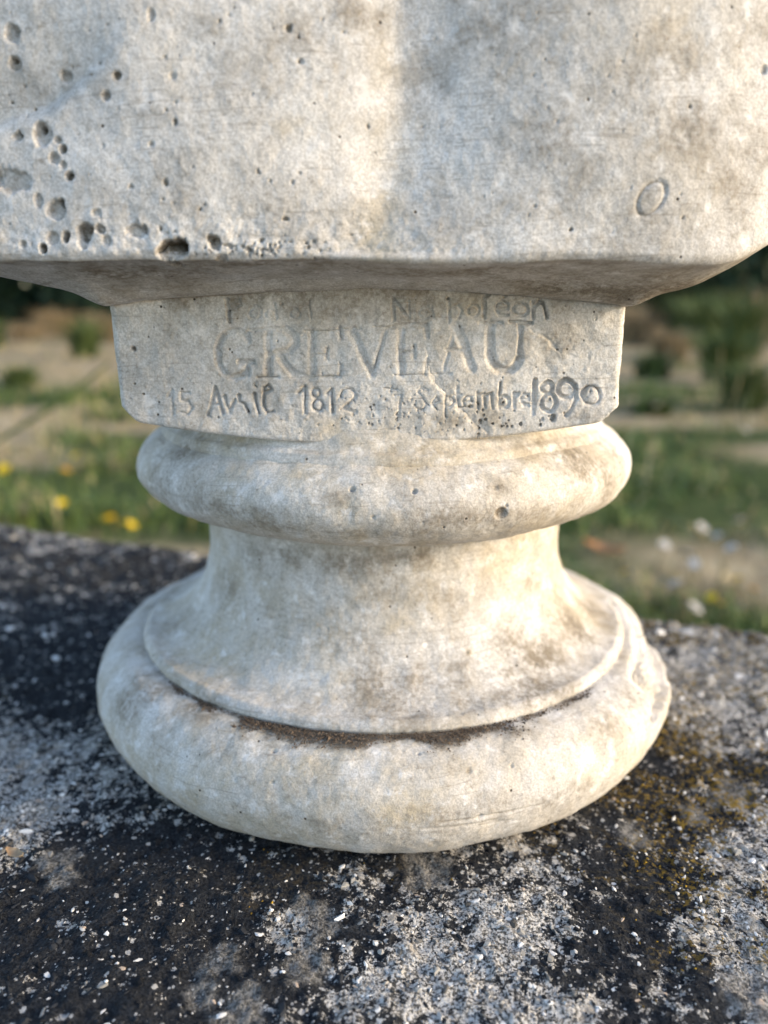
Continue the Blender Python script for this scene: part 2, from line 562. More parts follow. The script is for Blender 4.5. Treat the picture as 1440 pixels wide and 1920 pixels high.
FR = np.concatenate([np.linspace(-math.pi * 0.62, math.pi * 0.62, 1000), np.linspace(math.pi * 0.62, math.pi * 1.38, 110)[1:-1]])


def turned(name, prof, step, lump, seed, edit=None):
    pr = resample(prof, step)
    ang = FR[None, :]
    r = pr[:, 0][:, None] + 0 * ang
    z = pr[:, 1][:, None] + 0 * ang
    P = np.stack([r * np.sin(ang), -r * np.cos(ang), z], -1)
    N = grid_normals(P, True)
    flatP = P.reshape(-1, 3)
    disp = lump * fbm(flatP, 0.03, 3, seed) + 0.00022 * fbm(flatP, 0.005, 4, seed + 5)
    disp = disp.reshape(r.shape)
    w = sstep(0.028, 0.05, r)
    if edit is not None:
        disp = disp + edit(P)
    P = P + N * (disp * w)[..., None]
    flatP = P.reshape(-1, 3)
    d = 1.1 * stains(flatP, socle_dirt, seed + 8) + np.clip(0.02 + 0.24 * fbm(flatP, 0.02, 4, seed + 15), 0, 0.22)
    oc = np.maximum(stains(flatP, socle_ochre, seed + 9), np.clip(0.26 + 0.34 * fbm(flatP, 0.03, 3, seed + 12), 0, 0.6))
    return P, flatP, d, oc


# nicks: (px, py, radius mm, depth mm)
NICKS = [(660, 916, .75, 1.3), (777, 921, .7, 1.1), (940, 963, 1.8, 0.7), (950, 948, .5, .6), (700, 972, .5, .5), (793, 980, .35, .4), (930, 915, .8, .3), (1150, 1134, .9, .5),
         (615, 1180, .35, .4), (880, 1223, .7, -.3), (960, 1436, .6, .5), (880, 1445, .8, .3), (510, 1467, .4, .6), (785, 1412, .4, .4), (370, 1490, .5, .4), (440, 1462, .5, .4), (585, 1005, .3, .4),
         (513, 1407, .7, .5), (1005, 1245, .5, .3), (900, 1532, 1.0, .3), (450, 1250, .4, .4)]
NICK_P = [(on_socle(a, b), r / 1000, d / 1000) for a, b, r, d in NICKS]


def nick_edit(P):
    o = np.zeros(P.shape[:2])
    for c, r, d in NICK_P:
        dd = np.sqrt(((P - c) ** 2).sum(-1)) / (r * (1 + 0.001))
        o -= d * sstep(1.0, 0.45, dd)
    return o


def nick_dirt(P):
    o = np.zeros(len(P))
    for c, r, d in NICK_P:
        dd = np.sqrt(((P - c) ** 2).sum(-1)) / r
        o = np.maximum(o, (1.6 if d > 0.0005 else 0.6) * sstep(1.05, 0.6, dd))
    return o


def base_edit(P):
    o = nick_edit(P)
    ang = np.arctan2(P[..., 0], -P[..., 1])
    z = P[..., 2]
    flatP = P.reshape(-1, 3)
    wz = (0.0012 * fbm(flatP, 0.008, 3, 77)).reshape(z.shape)
    win = sstep(0.92, 1.06, ang + wz * 25) * sstep(1.75, 1.50, ang)
    step = sstep(0.0174, 0.0181, z + wz + (ang - 1.15) * 0.006) * sstep(RK + 0.0030, RK + 0.0065, np.hypot(P[..., 0], P[..., 1]) + wz)
    o -= 0.0055 * win * step * (0.8 + 0.25 * fbm(flatP, 0.004, 3, 78).reshape(z.shape))
    # long shallow scrapes low on the front
    for px, py, L in ((900, 1535, .012), (960, 1522, .010), (860, 1550, .012), (930, 1545, .006)):
        c = on_socle(px, py)
        o -= 0.00035 * np.exp(-((z - c[2] + (P[..., 0] - c[0]) * 0.03) / 0.00028) ** 2) * sstep(L, L * 0.5, np.abs(P[..., 0] - c[0])) * (P[..., 1] < 0)
    return o


def soil_band(P):
    """soil caught in the groove above the base torus"""
    r = np.hypot(P[:, 0], P[:, 1])
    ang = np.arctan2(P[:, 0], -P[:, 1])
    n = fbm(P, 0.010, 3, 71)
    cw = np.exp(-((ang + 0.03) / 0.42) ** 2)
    hw = np.clip(0.0009 + 0.0022 * cw + 0.0026 * n + 0.0012 * sstep(0.1, 0.5, ang), 0.0004, 1)
    w = np.exp(-(np.maximum(r - (RK + 0.0008), 0) / hw) ** 2) * (P[:, 2] > 0.02)
    return w * sstep(-0.98, -0.5, ang + 0.15 * n) * sstep(0.98, 0.45, ang + 0.2 * n) * np.clip(0.85 + 0.8 * n - 0.35 * sstep(0.15, 0.5, ang), 0, 1.3)


P, fp, d, oc = turned('base_torus', base_prof, 0.0003, 0.0006, 100, base_edit)
mesh_obj('base_torus', fp, grid_faces(P.shape[0], P.shape[1], True), PLASTER, bust,
         attrs={'dirt_and_shade': np.maximum(np.maximum(d, nick_dirt(fp)), 1.7 * soil_band(fp) + 0.0), 'ochre': oc})
P, fp, d, oc = turned('flared_neck', neck_prof, 0.00032, 0.0004, 120, nick_edit)
mesh_obj('flared_neck', fp, grid_faces(P.shape[0], P.shape[1], True), PLASTER, bust, attrs={'dirt_and_shade': np.maximum(d, nick_dirt(fp)), 'ochre': oc})
P, fp, d, oc = turned('upper_torus', tor_prof, 0.0003, 0.0005, 140, nick_edit)
mesh_obj('upper_torus', fp, grid_faces(P.shape[0], P.shape[1], True), PLASTER, bust, attrs={'dirt_and_shade': np.maximum(d, nick_dirt(fp)), 'ochre': oc})
P, fp, d, oc = turned('fillet', fil_prof, 0.0003, 0.0004, 160)
mesh_obj('fillet', fp, grid_faces(P.shape[0], P.shape[1], True), PLASTER, bust, attrs={'dirt_and_shade': d, 'ochre': oc})

# ------------------------------------------------------------------ the engraved tablet
TY, TW, TX = -0.062, 0.0588, -0.0036           # front face, half width, centre


def arc(cx, cy, rx, ry, a0, a1, n=14):
    return [(cx + rx * math.cos(math.radians(a)), cy + ry * math.sin(math.radians(a))) for a in np.linspace(a0, a1, n)]


# strokes in photograph pixels: (points, half width px, depth mm)
STR = []


def st(w, d, *pts):
    STR.append((pts, w, d))


B, D1 = 9.5, 0.85
# GREVEAU
st(8, .70, *arc(438, 664, 33, 44, -40, -320, 26)); st(7, .6, (462, 624), (464, 640)); st(7, .75, (448, 680), (474, 680)); st(7, .8, (463, 680), (463, 702))
st(B, D1, (503, 622), (503, 704)); st(5, .8, (468, 619), (535, 617)); st(B, D1, (535, 618), (552, 630), (553, 645), (540, 658), (508, 665))
st(B, .95, (522, 666), (536, 686), (550, 702), (578, 709)); st(4.5, .85, (483, 707), (522, 707))
st(B, D1, (585, 622), (585, 704)); st(4.5, .6, (572, 620), (632, 619)); st(6, .9, (637, 615), (639, 634)); st(5, .8, (588, 664), (612, 664)); st(5, .8, (613, 654), (613, 674)); st(4.5, .95, (572, 707), (634, 707)); st(6, .9, (641, 686), (635, 706))
st(B + 1, D1, (660, 622), (697, 702)); st(6, .75, (722, 624), (699, 700)); st(4, .6, (645, 617), (676, 617)); st(4, .9, (703, 613), (733, 613))
st(B, 1.15, (750, 615), (752, 702)); st(5.5, 1.25, (738, 612), (800, 610)); st(6.5, 1.1, (800, 610), (801, 630)); st(6, 1.3, (755, 660), (774, 660)); st(5.5, 1.2, (776, 649), (776, 671)); st(4.5, .95, (740, 703), (795, 702)); st(6, .9, (799, 674), (797, 702))
st(B + 2, 1.15, (854, 613), (866, 640), (884, 692)); st(5, .7, (852, 618), (832, 692)); st(5, 1.1, (837, 655), (863, 658)); st(5, .5, (820, 700), (845, 700))
st(B + 1, .95, (920, 608), (919, 662), *arc(948, 662, 29, 34, 180, 20, 12)); st(7, .95, (977, 608), (976, 662)); st(4.5, 1.0, (899, 605), (942, 606)); st(4.5, 1.15, (959, 604), (1000, 606))
# 15 Avril 1812
a = 4.6
st(a, 1.0, (312, 745), (318, 735), (322, 779)); st(3.6, .9, (335, 738), (353, 737)); st(a, .9, (336, 739), (337, 752), (350, 753), (357, 766), (348, 779), (333, 775))
st(a, 1.0, (401, 728), (396, 752), (387, 780)); st(a, 1.1, (401, 728), (408, 750), (416, 776)); st(3.6, .9, (393, 760), (411, 759)); st(3, .7, (388, 780), (391, 783))
st(a, .9, (419, 744), (430, 773), (439, 752)); st(a, .9, (446, 743), (450, 756), (455, 757)); st(a, .9, (457, 757), (466, 773))
st(a, 1.0, (476, 740), (484, 777)); st(a, 1.0, (495, 738), (508, 730), (502, 721), (494, 727), (494, 762), (500, 775), (512, 771)); st(3, .7, (478, 724), (481, 727))
st(a + .6, 1.2, (560, 737), (571, 724), (573, 774)); st(a, .9, *arc(592, 737, 8, 8, 0, 360)); st(a, .9, *arc(596, 760, 10, 11, 0, 360)); st(a + .6, 1.2, (614, 737), (622, 729), (625, 774))
st(a, 1.0, *arc(652, 741, 14, 12, -200, 60)); st(a, .8, (659, 752), (644, 766), (668, 772))
# the worn middle
st(3, .6, (722, 727), (744, 731)); st(3, .6, (735, 722), (731, 735)); st(3.5, .4, (738, 742), (754, 740), (746, 782))
st(4, .4, (802, 730), (790, 726), (783, 736), (792, 746), (800, 757), (794, 768), (781, 765)); st(3.5, .5, (812, 758), (824, 752), (818, 744), (810, 756), (818, 768)); st(3.5, .5, (834, 742), (836, 782)); st(3.5, .45, *arc(843, 753, 8, 9, -90, 120))
st(4, .6, (857, 725), (860, 764), (868, 764)); st(3.5, .5, (864, 740), (850, 741)); st(3.5, .6, (869, 754), (885, 752), (882, 744), (874, 743), (868, 753), (874, 764), (884, 762))
st(4, .8, (897, 736), (897, 765)); st(4, .8, (897, 742), (908, 738), (911, 764)); st(4, .8, (911, 742), (922, 738), (925, 765))
st(4, .9, (938, 718), (938, 766)); st(4, .9, *arc(947, 755, 9, 10, -120, 150)); st(4, .9, (965, 738), (965, 764)); st(4, .8, (966, 746), (974, 738)); st(4, .8, (979, 752), (994, 750), (992, 742), (984, 740), (979, 750), (984, 762), (993, 761))
st(5, 1.2, (1006, 714), (1002, 778)); st(4.6, 1.1, *arc(1029, 729, 11, 11, 0, 360, 18)); st(4.6, 1.1, *arc(1032, 757, 14, 16, 0, 360, 20))
st(5, 1.2, *arc(1066, 731, 17, 17, 30, 350)); st(5, 1.2, (1084, 724), (1084, 752), (1074, 772), (1064, 782)); st(5, 1.2, *arc(1114, 744, 17, 17, 0, 360, 22))
# upper line
st(4.5, 1.2, (423, 562), (426, 580), (428, 604)); st(3.5, .85, (427, 566), (446, 563), (450, 572), (431, 577)); st(3.5, .6, *arc(478, 587, 12, 11, 0, 360)); st(3.5, .4, *arc(505, 588, 8, 9, 0, 360)); st(3.5, .5, (515, 570), (517, 598)); st(3, .3, *arc(552, 588, 9, 9, 0, 300)); st(3, .3, (580, 565), (582, 597))
st(4, .6, (737, 560), (738, 600)); st(4, .6, (738, 562), (765, 598)); st(3.5, .4, (766, 566), (766, 598)); st(3.8, .5, *arc(796, 586, 11, 10, 0, 360)); st(3.5, .5, (808, 576), (812, 596)); st(4, .8, (842, 562), (842, 604)); st(4, .6, (843, 578), (858, 573), (866, 582), (860, 597))
st(4, .7, *arc(887, 582, 11, 10, 0, 360)); st(4.5, .9, (918, 551), (908, 558), (909, 597)); st(4, .8, (932, 580), (954, 578), (952, 569), (943, 565), (934, 570), (931, 581), (937, 591), (954, 590)); st(3.5, .8, (947, 557), (958, 549))
st(4.5, .9, *arc(978, 581, 14, 12, 0, 360)); st(5, 1.0, (1001, 567), (1002, 596)); st(5, 1.0, (1003, 574), (1012, 566), (1021, 568), (1025, 578), (1028, 596))

PXM = 0.0001215                   # metres per photograph pixel on the tablet


def tab_xz(pt):
    p = at(pt[0], pt[1], TY)
    return p[0] - TX, p[2]


def seg_dist(X, Z, a, b):
    ax, az = a
    bx, bz = b
    dx, dz = bx - ax, bz - az
    L = dx * dx + dz * dz + 1e-14
    t = np.clip(((X - ax) * dx + (Z - az) * dz) / L, 0, 1)
    return np.hypot(X - ax - t * dx, Z - az - t * dz)


rf = 0.0016
nfx = 820
fx = np.linspace(-TW + rf, TW - rf, nfx)
qa = np.linspace(0, math.pi / 2, 8)
plan = [(x, TY) for x in fx]
plan += [(TW - rf + rf * math.sin(a), TY + rf - rf * math.cos(a)) for a in qa[1:]]
plan += [(TW, y) for y in np.linspace(TY + rf, 0.040, 60)[1:]]
plan += [(x, 0.042) for x in np.linspace(TW, -TW, 24)[1:-1]]
plan += [(-TW, y) for y in np.linspace(0.040, TY + rf, 60)]
plan += [(-TW + rf - rf * math.cos(a), TY + rf - rf * math.sin(a)) for a in qa[1:-1]]
plan = np.array(plan)
ncol = len(plan)
bulge = 0.0035 * (plan[:, 0] / TW) ** 2 * (plan[:, 1] < -0.02)
plan[:, 1] += bulge


def tab_bottom(x):
    ax = np.abs(x) / TW
    cut = 0.0052 * ax ** 2.0 + 0.0024 * sstep(0.93, 1.0, ax)
    return 0.0980 + cut


nz = 250
tt = np.linspace(0, 1, nz)
zb = tab_bottom(plan[:, 0])
Zt = zb[None, :] + (0.1360 - zb)[None, :] * tt[:, None]
Xt = np.repeat(plan[:, 0][None, :], nz, 0)
Yt = np.repeat(plan[:, 1][None, :], nz, 0)
P = np.stack([Xt, Yt, Zt], -1)
# engraving: pushes the front face in (+y)
front = np.zeros(ncol, bool)
front[:nfx] = True
Xf, Zf = Xt[:, :nfx], Zt[:, :nfx]
carve = np.zeros_like(Xf)
jit = np.stack([Xf.ravel(), Zf.ravel(), np.zeros(Xf.size)], 1)
jx = 0.00018 * fbm(jit, 0.0022, 3, 201).reshape(Xf.shape)
jz = 0.00018 * fbm(jit, 0.0022, 3, 205).reshape(Xf.shape)
wear = np.clip(0.80 + 0.75 * fbm(jit, 0.010, 4, 209).reshape(Xf.shape), 0.45, 1.2)
for pts, w, dep in STR:
    xz = [tab_xz(p) for p in pts]
    hw = w * PXM
    lo_x, hi_x = min(p[0] for p in xz) - 2 * hw, max(p[0] for p in xz) + 2 * hw
    lo_z, hi_z = min(p[1] for p in xz) - 2 * hw, max(p[1] for p in xz) + 2 * hw
    sel = (Xf > lo_x) & (Xf < hi_x) & (Zf > lo_z) & (Zf < hi_z)
    if not sel.any():
        continue
    xs, zs = (Xf + jx)[sel], (Zf + jz)[sel]
    dd = np.full(xs.shape, 1.0)
    for p0, p1 in zip(xz[:-1], xz[1:]):
        dd = np.minimum(dd, seg_dist(xs, zs, p0, p1))
    v = dep / 1000 * sstep(1.12, 0.30, dd / hw)
    carve[sel] = np.maximum(carve[sel], v)
carve *= wear
# a break in the skin: a low step running down across the tablet
for line, hgt in ((((800, 668), (806, 692), (816, 716), (832, 742), (858, 766), (880, 788), (904, 812)), .00055), (((1000, 618), (1020, 628), (1036, 642), (1050, 658)), .00035)):
    xz = [tab_xz(p) for p in line]
    best = np.full(Xf.shape, 9.0)
    sgn = np.zeros(Xf.shape)
    for p0, p1 in zip(xz[:-1], xz[1:]):
        xj, zj = Xf + 3.0 * jx, Zf + 3.0 * jz
        dd = seg_dist(xj, zj, p0, p1)
        s = np.sign((p1[0] - p0[0]) * (zj - p0[1]) - (p1[1] - p0[1]) * (xj - p0[0]))
        k = dd < best
        best[k] = dd[k]
        sgn[k] = s[k]
    carve += 0.7 * hgt * sstep(0.0028, 0.0, best) * np.where(sgn > 0, sstep(0.0, 0.00035, best), 0.0)
    carve += 0.0003 * np.exp(-(best / 0.0003) ** 2)
# pin holes in the lower middle and a few knocks
hole_dirt = np.zeros_like(Xf)
HL = [(243, 655, 7, 1.0), (1040, 786, 7, .9), (775, 650, 4, .8), (604, 700, 3, .8), (862, 612, 3, .8), (840, 560, 4, .6), (528, 570, 3, .8), (520, 640, 3, .7), (428, 583, 3, .8), (1112, 737, 3, .8)]
hr = np.random.default_rng(5)
for k in range(150):
    HL.append((hr.normal(790, 130), hr.normal(782, 26), hr.uniform(1.4, 3.6), hr.uniform(.3, .8)))
for k in range(60):
    HL.append((hr.uniform(230, 1140), hr.uniform(560, 800), hr.uniform(1.2, 2.4), hr.uniform(.3, .6)))
for px, py, rp, dep in HL:
    x, z = tab_xz((px, py))
    r = rp * PXM
    sel = (np.abs(Xf - x) < 2 * r) & (np.abs(Zf - z) < 2 * r)
    dd = np.hypot(Xf[sel] - x, (Zf[sel] - z) * hr.uniform(.7, 1.4)) / r
    carve[sel] += dep / 1000 * sstep(1.1, 0.4, dd)
    hole_dirt[sel] = np.maximum(hole_dirt[sel], 0.9 * sstep(1.1, 0.6, dd))
P[:, :nfx, 1] += carve
P = P + np.array([TX, 0, 0])
N = grid_normals(P, True)
fp = P.reshape(-1, 3)
P = P + N * (0.0006 * fbm(fp, 0.03, 3, 221) + 0.00025 * fbm(fp, 0.004, 4, 225)).reshape(nz, ncol, 1)
# tuck under at the bottom: rounded lower arris and a flat underside
under = []
for k in range(1, 7):
    a = k / 6 * math.pi / 2
    R = P[0].copy()
    cen = np.array([0, -0.01])
    dirv = R[:, :2] - cen
    L = np.linalg.norm(dirv, axis=1, keepdims=True)
    R[:, :2] -= dirv / L * (0.0012 * (1 - math.cos(a)))
    R[:, 2] -= 0.0012 * math.sin(a)
    under.append(R)
for s in (0.8, 0.5, 0.1):
    R = under[5].copy()
    R[:, :2] = np.array([0, -0.01]) + (R[:, :2] - np.array([0, -0.01])) * s
    R[:, 2] = R[:, 2] * s + (1 - s) * 0.0985
    under.append(R)
P = np.concatenate([np.array(under[::-1]), P], 0)
fp = P.reshape(-1, 3)
tab_tone = np.zeros(P.shape[:2])
tab_tone[9:, :nfx] = np.maximum(hole_dirt, 0.33 * sstep(0.0002, 0.0011, carve))  # pin hole dirt, and darker where the strokes are deep
# brown tone, stronger towards the top of the tablet
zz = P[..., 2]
top_band = 0.62 * sstep(0.1245, 0.1325, zz + 0.0025 * fbm(fp, 0.012, 4, 231).reshape(zz.shape) - 0.002 * (np.abs(P[..., 0] - 0.0) > 0.05))
tab_tone = np.maximum(tab_tone, top_band * (P[..., 1] < 0))
T1 = [(at(x, y, TY), (rx / 1000, rz / 1000), v) for x, y, rx, rz, v in ((440, 575, 3, 3, .6), (640, 580, 8, 3, .5), (800, 580, 6, 4, .55), (560, 760, 10, 5, .25), (1060, 640, 8, 6, .3), (300, 640, 8, 8, .2), (880, 790, 12, 3, .4), (1110, 785, 6, 2, .4))]
T2 = [(at(x, y, TY), (rx / 1000, rz / 1000), v) for x, y, rx, rz, v in ((760, 800, 14, 3, .35), (630, 800, 5, 3, .4), (880, 570, 8, 3, .35), (830, 600, 6, 5, .3), (600, 640, 4, 8, .25), (900, 780, 12, 6, .3), (520, 660, 3, 6, .25))]
tab_tone = np.maximum(tab_tone.ravel(), stains(fp, T1, 241))
mesh_obj('inscription_tablet', fp, grid_faces(P.shape[0], ncol, True), PLASTER, bust, attrs={'dirt_and_shade': tab_tone, 'ochre': stains(fp, T2, 245)})

# ------------------------------------------------------------------ the lower chest of the bust
CX, CY, AX, AY, NE = -0.008, -0.005, 0.108, 0.080, 4.0


def sup_y(x):
    return CY - AY * (1 - np.clip(np.abs((x - CX) / AX), 0, 1) ** NE) ** (1 / NE)


fxs = np.arange(-0.098, 0.0865, 0.00024)
nfr = len(fxs)
ring = [(x, sup_y(x)) for x in fxs]
a0 = math.atan2(-(sup_y(fxs[-1]) - CY) / AY, (fxs[-1] - CX) / AX)
for tn in np.linspace(0, 1, 190)[1:-1]:
    # from the right front round the back to the left front
    pa = math.atan2((sup_y(fxs[-1]) - CY) / AY, (fxs[-1] - CX) / AX)
    pb = math.atan2((sup_y(fxs[0]) - CY) / AY, (fxs[0] - CX) / AX) + 2 * math.pi
    th = pa + (pb - pa) * tn
    c, s = math.cos(th), math.sin(th)
    k = (abs(c) ** NE + abs(s) ** NE) ** (-1 / NE)
    ring.append((CX + AX * k * c, CY + AY * k * s))
ring = np.array(ring)
ncol = len(ring)


def foot_dist(x, y):
    dx = np.maximum(np.abs(x - TX) - TW, 0)
    dy = np.maximum(np.maximum(TY - y, y - 0.040), 0)
    return np.hypot(dx, dy)


def under_z(x, y):
    fd = foot_dist(x, y)
    j = 0.1332 - 0.0036 * np.clip(np.abs(x - TX) / TW, 0, 1) ** 2 * np.exp(-(np.maximum(TY - y, 0) / 0.012) ** 2) - 0.003 * sstep(-0.05, 0.03, y)
    z = j + (0.135 + 0.075 * sstep(0.0, 0.01, np.abs(x - TX) - TW) * sstep(-0.085, -0.06, y)) * fd
    z += 0.010 * sstep(0.064, 0.100, x)
    z -= 0.0016 * np.exp(-(fd / 0.004) ** 2)            # cove against the tablet
    return z


# inner footprint, slightly inside the tablet
ix = np.clip(ring[:, 0], TX - TW + 0.004, TX + TW - 0.004)
iy = np.clip(ring[:, 1], TY + 0.004, 0.036)
levels = []
RIM = 0.0022
for s in np.linspace(0, 1, 60):
    x = ix + (ring[:, 0] - ix) * s
    y = iy + (ring[:, 1] - iy) * s
    levels.append(np.stack([x, y, under_z(x, y)], 1))
rim = levels[-1].copy()
rw = np.stack([ring[:, 0], ring[:, 1], np.zeros(ncol)], 1)
rim_n = 0.00022 * fbm(rw, 0.012, 4, 301) + 0.00008 * fbm(rw, 0.003, 3, 304)
cdir = ring - np.array([CX, CY])
# outward direction in plan
tang = np.roll(ring, -1, 0) - np.roll(ring, 1, 0)
outw = np.stack([tang[:, 1], -tang[:, 0]], 1)
outw /= np.linalg.norm(outw, axis=1, keepdims=True)
for k in range(1, 9):
    a = k / 8 * math.pi / 2
    L = rim.copy()
    L[:, :2] += outw * (RIM * math.sin(a) * 0.8)
    L[:, 2] += RIM * (1 - math.cos(a))
    levels.append(L)
lastr = levels[-1]
zs_f = np.concatenate([np.arange(0.00024, 0.052, 0.00024), np.linspace(0.053, 0.165, 50)])
for h in zs_f:
    L = lastr.copy()
    z = lastr[:, 2] + h
    back = 0.10 * h + 0.9 * max(0.0, h - 0.09) ** 1.5
    wide = 1 + 0.9 * h * sstep(0.0, 0.1, h) - 9.0 * max(0.0, h - 0.10) ** 1.6
    wide = max(wide, 0.22)
    deep = max(1 - 5.5 * max(0.0, h - 0.11) ** 1.4, 0.25)
    L[:, 0] = CX + (L[:, 0] - CX) * wide
    L[:, 1] = CY + (L[:, 1] - CY) * deep
    L[:, 1] += back
    L[:, 2] = z
    levels.append(L)
P = np.array(levels)
nrim = 68
# closing cap
cap = []
for s in (0.6, 0.2, 0.02):
    L = P[-1].copy()
    c = L.mean(0)
    L = c + (L - c) * s
    L[:, 2] = P[-1][:, 2].mean() + 0.004 * (1 - s)
    cap.append(L)
P = np.concatenate([P, np.array(cap)], 0)
N = grid_normals(P, True)
x, y, z = P[..., 0], P[..., 1], P[..., 2]
fp = P.reshape(-1, 3)
h = z - 0.137
isf = (sstep(0.0, 0.0012, z - (lastr[:, 2] - 0.0015)[None, :]) * (np.arange(P.shape[0])[:, None] >= 60)) * (y < 0.0)
disp = np.zeros(P.shape[:2])
# two soft breasts of the form and the valley between them
x0 = 0.0040 - 0.0055 * sstep(0.030, 0.0, h) + 0.0008 * fbm(fp, 0.012, 2, 311).reshape(x.shape)
dx = x - x0
wl = np.where(dx < 0, np.exp(-(np.abs(dx) / 0.0085) ** 1.7), np.exp(-(np.abs(dx) / 0.0150) ** 1.7))
disp -= 0.0033 * wl * isf * (0.55 + 0.45 * sstep(0.0, 0.02, h))
disp += isf * (0.0022 * np.exp(-((x + 0.036) / 0.026) ** 2) + 0.0024 * np.exp(-((x - 0.046) / 0.026) ** 2)) * sstep(-0.004, 0.02, h)
# fold running up from the left
fold = [at(-60, 225, -0.085), at(0, 205, -0.085), at(70, 185, -0.085), at(130, 150, -0.084), at(200, 100, -0.083), at(300, 0, -0.083)]
fd = np.full(x.shape, 9.0)
sg = np.zeros(x.shape)
for p0, p1 in zip(fold[:-1], fold[1:]):
    dd = seg_dist(x, z, (p0[0], p0[2]), (p1[0], p1[2]))
    s = np.sign((p1[0] - p0[0]) * (z - p0[2]) - (p1[2] - p0[2]) * (x - p0[0]))
    k = dd < fd
    fd[k] = dd[k]
    sg[k] = s[k]
fade = sstep(-0.045, -0.062, x)
disp += isf * fade * np.where(sg > 0, -0.0020 * np.exp(-(fd / 0.008) ** 2), -0.0020 * np.exp(-(fd / 0.0020) ** 2))
disp += 0.0006 * fbm(fp, 0.030, 3, 321).reshape(x.shape) + 0.00014 * fbm(fp, 0.006, 4, 325).reshape(x.shape)
disp += rim_n[None, :] * np.exp(-(h / 0.004) ** 2) * (np.arange(P.shape[0])[:, None] > 52)
disp += 0.00024 * isf * fbm(fp, 0.0022, 3, 329).reshape(x.shape) * (0.3 + sstep(0.012, 0.0, h) * sstep(0.03, -0.01, x))
# cavities: (px, py, rx px, ry px, depth mm, dirt)
CAV = [(82, 254, 17, 20, 1.1, .35), (80, 243, 6, 7, 2.4, 1.2), (36, 257, 13, 9, 1.2, .6), (36, 250, 5, 5, 2.2, 1.2), (121, 281, 7, 8, 1.5, .8), (112, 265, 8, 6, .8, .5), (104, 298, 9, 10, .7, .4), (122, 312, 6, 7, .7, .4), (134, 332, 8, 8, 1.8, 1.0),
       (22, 340, 36, 26, .9, .35), (-20, 345, 26, 22, .9, .35), (72, 377, 9, 12, .6, .5), (107, 392, 18, 17, 1.4, .35), (116, 380, 7, 7, 2.6, 1.2), (123, 447, 9, 12, 3.2, 1.2), (100, 447, 12, 12, .8, .4), (160, 437, 14, 15, 3.0, .9), (155, 455, 10, 10, 1.2, .4),
       (190, 431, 8, 7, 1.4, .8), (200, 452, 8, 9, .7, .4), (79, 465, 6, 7, 2.2, 1.2), (42, 457, 7, 7, .8, .6), (256, 433, 22, 14, 1.2, .5), (272, 430, 7, 10, 1.4, .7), (318, 470, 27, 23, 4.5, 2.0), (327, 468, 16, 16, 9.0, 3.0), (403, 455, 9, 11, 1.2, .7), (395, 447, 6, 6, 1.0, .7), (432, 462, 5, 4, .7, .7),
       (415, 486, 10, 6, .5, .3), (24, 64, 13, 15, 1.0, .45), (30, 56, 7, 8, .8, .5), (24, 118, 12, 13, 1.0, .4), (22, 110, 6, 6, 1.4, .8), (120, 141, 11, 10, .7, .4), (227, 149, 6, 6, .9, .9), (205, 185, 7, 7, .8, .6), (290, 37, 6, 10, .5, .9), (541, 58, 6, 6, .6, .9), (334, 235, 5, 7, .6, .6),
       (185, 400, 9, 6, .5, .6), (302, 430, 3, 4, .7, .9), (315, 346, 4, 6, .5, .8), (250, 353, 4, 4, .5, .6), (535, 411, 7, 4, .6, .8), (378, 395, 3, 3, .5, .8), (290, 276, 5, 5, .4, .6), (1070, 431, 4, 4, .7, 1.2), (58, 200, 3, 3, .6, 1.1), (565, 120, 6, 5, .4, .5), (1425, 135, 6, 7, .5, .7), (1285, 205, 4, 4, .4, .7), (330, 150, 10, 9, .3, .4)]
hr = np.random.default_rng(9)
for k in range(70):
    CAV.append((hr.normal(490, 60), hr.normal(464, 10), hr.uniform(1.8, 4), hr.uniform(1.6, 3.2), hr.uniform(.25, .6), .7))
for k in range(60):
    CAV.append((hr.uniform(0, 700), hr.uniform(20, 470), hr.uniform(1.6, 3.4), hr.uniform(1.6, 3.4), hr.uniform(.2, .5), .6))
for k in range(40):
    CAV.append((hr.uniform(700, 1440), hr.uniform(0, 470), hr.uniform(1.4, 2.6), hr.uniform(1.4, 2.6), hr.uniform(.2, .4), .6))
cdirt = np.zeros(x.shape)
cw = fbm(fp, 0.0024, 3, 341).reshape(x.shape)


def front_y(px, py):
    Yg = -0.086
    for _ in range(4):
        p = at(px, py, Yg)
        Yg = sup_y(np.clip(p[0], -0.112, 0.097)) + 0.10 * max(p[2] - 0.1385, 0) - 0.0018
    return at(px, py, Yg)


for px, py, rx, ry, dep, dt in CAV:
    c = front_y(px, py)
    sx = 0.000104
    dd = np.sqrt(((x - c[0]) / (rx * sx)) ** 2 + ((z - c[2]) / (ry * sx)) ** 2) + 0.36 * cw
    k = (y < -0.03) & (dd < 1.4)
    disp[k] -= (dep / 1000 * sstep(1.05, 0.70, dd[k])) * 1.0
    cdirt[k] = np.maximum(cdirt[k], dt * sstep(1.1, 0.75, dd[k]))
# raised oval ring on the right
c = front_y(1216, 374)
ca, sa = math.cos(0.95), math.sin(0.95)
u, v = (x - c[0]) * ca + (z - c[2]) * sa, -(x - c[0]) * sa + (z - c[2]) * ca
dd = np.hypot(u / 0.0032, v / 0.0022)
k = y < -0.02
disp += k * (-0.00042 * np.exp(-((dd - 1) / 0.15) ** 2) * (0.8 + 0.5 * cw))
cdirt = np.maximum(cdirt, k * 0.85 * np.exp(-((dd - 1) / 0.12) ** 2))
P = P + N * disp[..., None]
fp2 = P.reshape(-1, 3)


def C(px, py, rx, rz, v):
    return front_y(px, py), (rx / 1000, rz / 1000), v


